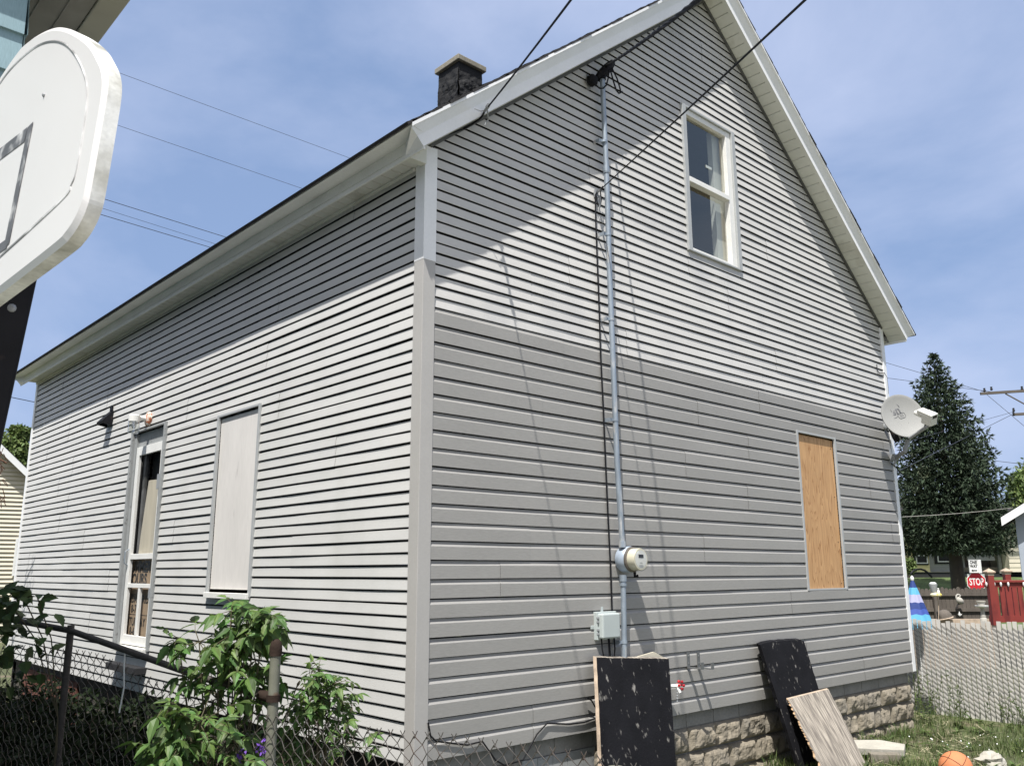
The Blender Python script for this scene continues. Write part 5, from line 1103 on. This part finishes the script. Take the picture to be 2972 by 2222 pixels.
b0 = dep(690, 1654, 5.0); sapling('shorter bushy sapling right of the rust capped fence post', (b0.x, b0.y, -.62), [(690, 1452, 24, 9), (665, 1475, 32, 11), (715, 1478, 34, 12), (690, 1505, 45, 16), (735, 1518, 40, 11), (660, 1530, 42, 13), (705, 1545, 50, 15), (640, 1570, 45, 12), (690, 1595, 60, 14), (760, 1525, 16, 4), (620, 1610, 50, 12), (740, 1610, 50, 10), (670, 1645, 60, 12)], 5.0, 5, .06)
# shaded vine on the left fence end
rr = random.Random(31); t = thing('vine', 'dark broad leaved vine over the left end of the chain link fence', 'vine', loc=tuple(LP + V((0, 0, -.62)))); lb = MB(); sb = MB()
for c in ((10, 1285, 26, 12), (45, 1278, 22, 8), (80, 1288, 20, 7), (20, 1330, 36, 14), (8, 1380, 40, 18), (60, 1372, 26, 7), (110, 1400, 24, 4), (-20, 1330, 60, 30), (20, 1440, 50, 24), (90, 1340, 16, 3)):
    cp = dep(c[0], c[1], 5.5)
    if c[1] < 1300: sb.tube([V((LP.x + .05 * rr.random(), LP.y, -.6)), V((LP.x - .03, LP.y - .02, .3)), V(((cp.x + LP.x) / 2, (cp.y + LP.y) / 2, .78)), cp], .004, 5)
    for k in range(c[3]):
        p = cp + V((rr.gauss(0, .6), rr.gauss(0, .6), rr.gauss(0, .5))) * (c[2] / 1864 * 5.5); leaf(lb, p, rv(rr) + V((0, -.3, -.4)), (V((-.2, -.3, .9)) + rv(rr) * .5).normalized(), rr.uniform(.06, .12), rr.uniform(.045, .09), .2, .25)
wpart(lb, 'foliage', mat('vine_leaf', (.060, .095, .030), .55, .15, 4, trans=.3, rnd=.5, hue=.025), t, fix=False); wpart(sb, 'stem', M_stem, t, fix=False)
# undergrowth
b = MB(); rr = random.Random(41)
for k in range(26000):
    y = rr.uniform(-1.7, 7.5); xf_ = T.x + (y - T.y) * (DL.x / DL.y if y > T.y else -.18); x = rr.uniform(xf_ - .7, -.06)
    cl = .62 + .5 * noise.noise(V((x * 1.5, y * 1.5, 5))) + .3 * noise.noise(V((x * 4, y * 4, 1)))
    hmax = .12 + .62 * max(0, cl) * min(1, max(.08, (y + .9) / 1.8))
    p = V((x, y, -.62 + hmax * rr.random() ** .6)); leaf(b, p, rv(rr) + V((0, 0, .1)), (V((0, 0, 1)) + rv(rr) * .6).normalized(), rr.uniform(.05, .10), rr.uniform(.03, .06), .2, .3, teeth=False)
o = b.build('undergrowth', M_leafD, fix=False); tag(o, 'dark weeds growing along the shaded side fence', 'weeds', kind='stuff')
# purple flowers
for i, (X, Y, lab) in enumerate(((520, 1640, 'purple flower spike low by the tall sapling'), (565, 1622, 'purple flower spike beside the fence post foot'))):
    cp = dep(X, Y, 4.5); t = thing('purple_flower', lab, 'flower', 'purple flowers by the fence post', loc=(cp.x, cp.y, -.62)); b = MB(); rr = random.Random(50 + i)
    for k in range(26): leaf(b, cp + V((rr.gauss(0, .012), rr.gauss(0, .012), rr.uniform(-.06, .05))), rv(rr), rv(rr).normalized(), .022, .016, .2, .2, teeth=False)
    wpart(b, 'petals', M_purple, t, fix=False); b = MB(); b.tube([V((cp.x, cp.y + .03, -.62)), cp + V((0, 0, .03))], .003, 5); wpart(b, 'stem', M_stem, t)
# seed spike between the saplings
cp = dep(845 / 1.0 * 0 + 845, 1560, 4.9); p0 = dep(836, 1650, 4.9)
s5 = lambda x, y: ((750 + .3628 * x) / S_, (1622 + .3628 * y) / S_)
b = MB(); b.tube([dep(*s5(190, 1400), 4.9), dep(*s5(240, 1200), 4.9), dep(*s5(285, 1080), 4.9), dep(*s5(312, 1000), 4.9)], .003, 5); b.tube([dep(*s5(308, 1020), 4.9), dep(*s5(320, 995), 4.9), dep(*s5(330, 970), 4.9)], [.004, .009, .003], 6); o = b.build('seed_stalk', M_stem, smooth=True); tag(o, 'thin dry seed stalk beside the shorter sapling', 'stalk')
# dead log at the fence foot
b = MB(); b.tube([dep(*s5(450, 1620), 5.2), dep(*s5(560, 1560), 5.25), dep(*s5(660, 1510), 5.3), dep(*s5(760, 1480), 5.4)], [.03, .035, .028, .02], 8); o = b.build('dead_branch', mat('lichen_bark', (.20, .18, .14), .9, .2, 20, col2=(.42, .42, .36), c2s=30, c2lo=.5, c2hi=.6), smooth=True); tag(o, 'pale dead branch lying under the shorter sapling', 'branch')
# spruce
DT = 38; o, F = frame('spruce_tree', 'tall dark blue green spruce behind the satellite dish', 'tree', 2068, 1240, DT)
rr = random.Random(61); top = F(2028, 770); base = F(2068, 1250); bx = base.x; by = 0
b = MB(); b.tube([V((0, 0, base.z - .6)), V((0, 0, base.z + 2)), V((0, 0, top.z - .5))], [.30, .24, .03], 10); b.build('trunk', M_bark, o, smooth=True)
b = MB(); zlow = F(2068, 1178).z; H_ = top.z - zlow
def tuft(p, d, L_, r):
    for k in range(4):
        a_ = (d + rv(rr) * .55).normalized(); sdv = a_.cross(rv(rr)).normalized(); l = L_ * rr.uniform(.7, 1.3)
        b.face([p - sdv * r, p + a_ * l * .55 - sdv * r * .7 * 1.0, p + a_ * l, p + a_ * l * .55 + sdv * r * .7, p + sdv * r])
nlev = 30
for lv in range(nlev):
    t = lv / (nlev - 1); z = zlow + H_ * t ** .95; rad = 3.15 * (1 - t) ** .64 * (.9 + .2 * noise.noise(V((lv * .7, 2, 1)))) + .05
    if t < .1: rad *= .75 + 2.2 * t
    nb_ = max(5, int(27 * (1 - t) + 6))
    for k in range(nb_):
        an = 2 * math.pi * (k + rr.random() * .8) / nb_ + lv; R_ = rad * rr.uniform(.70, 1.16); dr = V((math.cos(an), math.sin(an), 0)); n_ = max(2, int(R_ / .20))
        for i in range(n_):
            u = (i + .6) / n_
            if u < .25 and R_ > 1: continue
            p = V((0, 0, z)) + dr * (R_ * u) + V((0, 0, -.26 * R_ * u * u + .20 * R_ * u ** 4 + .07 * (rr.random() - .5)))
            sp = dr.cross(V((0, 0, 1))) * rr.uniform(-.22, .22) * (1 + R_ * .25 * (1 - u))
            tuft(p + sp, dr * .8 + V((0, 0, .15)) + sp, .19, .028); tuft(p + sp * .4 + rv(rr) * .08, dr * .6 + V((0, 0, .2)), .18, .028); tuft(p - sp * .7 + rv(rr) * .06, dr * .8 + V((0, 0, -.1)), .18, .028); 
            if rr.random() < .75: tuft(p - sp * 1.3 + V((0, 0, -.10)), dr * .3 + V((0, 0, -.6)), .24, .03)
tuft(V((0, 0, top.z - .2)), V((0, 0, 1)), .35, .05)
b.build('crown', M_spruce, o, fix=False)
# leafy trees
def leafy(name, lab, X, Yb, D, blobs, n, sz, seed, trunk=True):
    o, F = frame(name, lab, 'tree', X, Yb, D); rr = random.Random(seed); b = MB()
    for (bx_, by_, br) in blobs:
        c = F(bx_, by_); R_ = br / 1864 * D
        for k in range(n):
            d = rv(rr).normalized(); p = c + d * R_ * (rr.random() ** .4) * (1 + .35 * noise.noise(d * 2.5 + V((bx_, 0, 0))))
            leaf(b, p, rv(rr) + V((0, 0, -.3)), (V((0, -.3, .7)) + rv(rr) * .8).normalized(), sz * rr.uniform(.7, 1.3), sz * .6, .2, .2, teeth=False)
    b.build('crown', M_tree, o, fix=False); b = MB(); c0 = F(*blobs[0][:2])
    b.tube([V((0, 0, F(X, Yb).z)), V((c0.x * .3, 0, c0.z * .6)), c0], [.18, .14, .05], 8)
    for bl in blobs[1:]: b.tube([V((c0.x * .3, 0, c0.z * .6)), F(*bl[:2])], [.09, .02], 6)
    b.build('trunk', M_bark, o, smooth=True)
leafy('leafy_tree', 'light green leafy tree behind the cream house at left', -10, 1230, 34, [(-30, 985, 55), (25, 965, 34), (48, 975, 26), (10, 1000, 45), (-70, 1000, 60), (40, 1020, 40), (52, 936, 14), (36, 930, 12)], 1100, .15, 71)
leafy('leafy_tree', 'green leafy tree beyond the spruce at the right edge', 2235, 1240, 52, [(2225, 1050, 45), (2210, 1080, 36), (2250, 1030, 50), (2200, 1040, 20), (2280, 1060, 60), (2195, 1100, 22)], 1000, .24, 72)
leafy('shrub', 'small green shrub by the yellow house wall', c8(225, 600)[0], 1252, 44, [c8(235, 430) + (8,), c8(250, 520) + (11,), c8(215, 560) + (10,)], 260, .14, 73)
# brown dead evergreen spray at the left edge
b = MB(); rr = random.Random(81); c = far(-6, 985, 12)
for k in range(60):
    a0 = far(rr.uniform(-30, 8), rr.uniform(965, 1075), 12 + rr.uniform(-.2, .2)); b.tube([a0, a0 + V((rr.uniform(-.05, .09), 0, -rr.uniform(.05, .16)))], .006, 4, cap=False)
b.tube([far(-80, 955, 12), far(-10, 985, 12), far(14, 1000, 12)], .012, 5); b.tube([far(-80, 1040, 12), far(-5, 1060, 12)], .012, 5); b.tube([far(-80, 955, 12), far(-80, 1350, 12)], .03, 6)
o = b.build('dead_evergreen', mat('rusty_needles', (.11, .055, .035), .9, .3, 30), fix=False); tag(o, 'dried brown evergreen spray hanging at the left edge', 'branch')
# hoop arch by the yellow house
b = MB(); b.tube([far(*c8(x, y), 43) for x, y in ((235, 640), (270, 590), (330, 560), (400, 556), (460, 575), (520, 620), (580, 690))], .05, 6); o = b.build('garden_arch', M_dark, smooth=True); tag(o, 'dark bent hoop standing on the lawn by the yellow house', 'garden hoop')

# ------------------------------------------------------------------ things lying in the right yard
bc = dep(2065, 1658, 6.45); bt = thing('basketball', 'worn orange basketball lying in the grass', 'basketball', loc=(bc.x, bc.y, bc.z - .119)); b = MB(); b.sphere(V((0, 0, 0)), .119, 36, 24); o = wpart(b, 'ball', M_ball, None, smooth=True); o.parent = bt; o.matrix_parent_inverse = Matrix.Identity(4); o.location = (0, 0, .119)
b = MB(); Rm = Matrix.Translation((0, 0, .119)) @ Matrix.Rotation(.5, 4, 'Z') @ Matrix.Rotation(.7, 4, 'X') @ Matrix.Rotation(.4, 4, 'Y')
for kk in range(2):
    b.tube([Rm @ (Matrix.Rotation(math.pi / 2 * kk, 4, 'X') @ V((.1193 * math.cos(t_), .1193 * math.sin(t_), 0))) for t_ in [2 * math.pi * i / 40 for i in range(41)]], .0022, 5)
for sg in (-1, 1):
    b.tube([Rm @ V((.1193 * math.cos(t_) * .62 * 1.0 , sg * (.1193 * math.sqrt(max(0, 1 - .62 ** 2 * math.cos(t_) ** 2 - .62 ** 2 * math.sin(t_) ** 2))), .1193 * .62 * math.sin(t_))) for t_ in [2 * math.pi * i / 40 for i in range(41)]], .0022, 5)
b.build('seams', M_seam, bt, fix=False)
k7 = lambda x, y: ((2172 + .3628 * x) / S_, (1622 + .3628 * y) / S_)
def lump(name, lab, cat, c, sx, sy, sz, seed, m, rz=0):
    b = MB(); b.sphere(V((0, 0, 0)), 1, 16, 10); M = Matrix.Translation(c) @ Matrix.Rotation(rz, 4, 'Z')
    b.v = [tuple(M @ V((p[0] * sx, p[1] * sy, p[2] * sz)).lerp(V((p[0] * sx, p[1] * sy, p[2] * sz)) * (1 + .5 * noise.noise(V(p) * 1.6 + V((seed, 0, 0)))), 1)) for p in b.v]
    return tag(b.build(name, m, smooth=False), lab, cat)
c = at(*k7(1950, 1620), 2, -.58); lump('stone', 'pale rough stone right of the basketball', 'stone', c, .16, .12, .08, 3, M_stone)
c = at(*k7(1040, 1500), 2, -.53); b = MB(); M = Matrix.Translation(c) @ Matrix.Rotation(-.9, 4, 'Z') @ Matrix.Rotation(.10, 4, 'X'); b.prism([(-.24, -.15), (.20, -.17), (.26, .02), (.05, .15), (-.25, .12)], lambda a_, c_, h: M @ V((a_, c_, h)), -.04, .03); o = b.build('concrete_slab', M_stone, bevel=.008); tag(o, 'broken concrete slab lying in the grass beside the weathered board', 'slab')
c = at(*k7(1090, 1575), 2, -.57); b = MB(); M = Matrix.Translation(c) @ Matrix.Rotation(-.9, 4, 'Z'); b.box((-.14, -.06, -.06), (.14, .06, .03), M); o = b.build('brick', M_block, bevel=.006); tag(o, 'worn brick half sunk in soil below the concrete slab', 'brick')
# cream offcut behind the black panel, white cord on the fence rail
q0, q1, q2 = at(1376, 1418, 1, -.05), at(1436, 1421, 1, -.07), at(1404, 1409, 1, -.03); b = MB()
b.prism([(q0.x - .06, q0.z - .25), (q1.x + .05, q1.z - .27), (q1.x + .03, q1.z - .01), (q2.x, q2.z + .01), (q0.x - .06, q0.z)], lambda a_, c_, h: V((a_, h, c_)), -.075, -.06); o = b.build('vinyl_offcut', M_cream); tag(o, 'cream vinyl offcut sticking up behind the black panel', 'offcut')
q = rp[2].lerp(rp[3], .02); b = MB(); b.tube([q + V((0, -.022, .0)), q + V((0, -.03, -.10)), q + V((.01, -.03, -.22)), q + V((-.005, -.03, -.36))], .005, 5); o = b.build('cord', M_wst, smooth=True); tag(o, 'short white cord hanging from the fence rail', 'cord')
# grass, weeds, straw
def ingarden(x, y): return not (-.2 < x < W + .02 and y > -.02) and not (8.38 < x < 8.5)
b = MB(); rr = random.Random(91)
def blade(b, x, y, h, wd, lean, z0=None):
    a_ = rr.uniform(0, 6.28); d = V((math.cos(a_), math.sin(a_), 0)); s_ = V((-d.y, d.x, 0)) * wd / 2; z0 = gh(x, y) - .01 if z0 is None else z0; p = V((x, y, z0))
    q = p + d * (h * lean * .35) + V((0, 0, h * .6)); e = p + d * (h * lean) + V((0, 0, h)); b.face([p - s_, p + s_, q + s_ * .7, q - s_ * .7]); b.face([q - s_ * .7, q + s_ * .7, e])
cnt = 0
while cnt < 24000:
    x = rr.uniform(2.6, 9.3); y = rr.uniform(-3.2, 1.6)
    if not ingarden(x, y): continue
    dn = noise.noise(V((x * 1.3, y * 1.3, 1))) + .5 * noise.noise(V((x * 3.5, y * 3.5, 2)))
    if rr.random() > .55 + dn * .9: continue
    edge = max(0, 1 - abs(x - 8.3) / .5) * .5 + max(0, 1 - abs(y) / .25) * (.3 if x < W + .2 else 0)
    h = rr.uniform(.03, .10) * (1 + 1.0 * max(0, dn)) * (1 + 1.3 * edge); blade(b, x, y, h, rr.uniform(.004, .008), rr.uniform(.2, .9)); cnt += 1
while cnt < 31000:
    s_ = rr.uniform(-20, 30); d_ = rr.uniform(-2, 12); q = V((CAMP.x, CAMP.y, 0)) + FH * d_ + RT * s_ * .4
    if ingarden(q.x, q.y) and not (2.6 < q.x < 9.3 and -3.2 < q.y < 1.6): blade(b, q.x, q.y, rr.uniform(.04, .14), .008, .6)
    cnt += 1
o = b.build('grass', M_grass, fix=False); tag(o, 'patchy green grass in the yard beside the slat fence', 'grass', kind='stuff')
b = MB()
for k in range(2600):
    x = rr.uniform(3.5, 8.3); y = rr.uniform(-2.8, .9)
    if ingarden(x, y) and noise.noise(V((x * 1.1 + 7, y * 1.1, 1))) > -.05:
        a_ = rr.uniform(0, 6.28); p = V((x, y, gh(x, y) + rr.uniform(.005, .05))); q = p + V((math.cos(a_), math.sin(a_), rr.uniform(-.1, .25))) * rr.uniform(.05, .2); s_ = V((-math.sin(a_), math.cos(a_), 0)) * .0025; b.face([p - s_, p + s_, q + s_, q - s_])
o = b.build('straw_litter', M_straw, fix=False); tag(o, 'dry straw and twigs strewn over the grass', 'straw', kind='stuff')
b = MB()
for k in range(150):                                               # broad low weeds
    x = rr.uniform(4.6, 8.3); y = rr.uniform(-2.6, .9)
    if not ingarden(x, y) or noise.noise(V((x * .9, y * .9 + 4, 8))) < -.1: continue
    for j in range(rr.randint(4, 9)): leaf(b, V((x, y, gh(x, y) + .01)), V((rr.uniform(-1, 1), rr.uniform(-1, 1), rr.uniform(.2, .9))), V((0, 0, 1)), rr.uniform(.05, .11), rr.uniform(.025, .05), .2, .4, teeth=False)
for k in range(46):                                                # tall thin stalks at the fence and the house corner
    x, y = (8.28 + rr.uniform(-.2, .08), rr.uniform(-1.6, .6)) if k < 34 else (7.5 + rr.uniform(-.1, .2), rr.uniform(-.5, .2)); h = rr.uniform(.2, .62); p = V((x, y, -.62)); e = p + V((rr.uniform(-.12, .12), rr.uniform(-.12, .12), h)); b.tube([p, p.lerp(e, .5) + V((.01, .01, 0)), e], .0025, 4)
    for j in range(12): leaf(b, p.lerp(e, rr.uniform(.2, 1)), rv(rr) + V((0, 0, .3)), rv(rr).normalized(), rr.uniform(.03, .06), .012, .2, .2, teeth=False)
o = b.build('weeds', M_grass, fix=False); tag(o, 'low broad weeds and thin stalks along the slat fence', 'weeds', kind='stuff')
b = MB()
for k in range(110):
    u = rr.choice([(7.0, -1.0), (6.4, -.6), (7.6, -1.6), (6.9, -1.9), (6.0, -1.2)]); x = u[0] + rr.gauss(0, .22); y = u[1] + rr.gauss(0, .2); p = V((x, y, gh(x, y) + rr.uniform(.05, .11)))
    if ingarden(x, y): leaf(b, p, rv(rr), (V((0, 0, 1)) + rv(rr) * .3).normalized(),   .015, .013, .1, .1, teeth=False)
o = b.build('clover_blossoms', M_wst, fix=False); tag(o, 'small white clover blossoms among the grass', 'clover', kind='stuff')
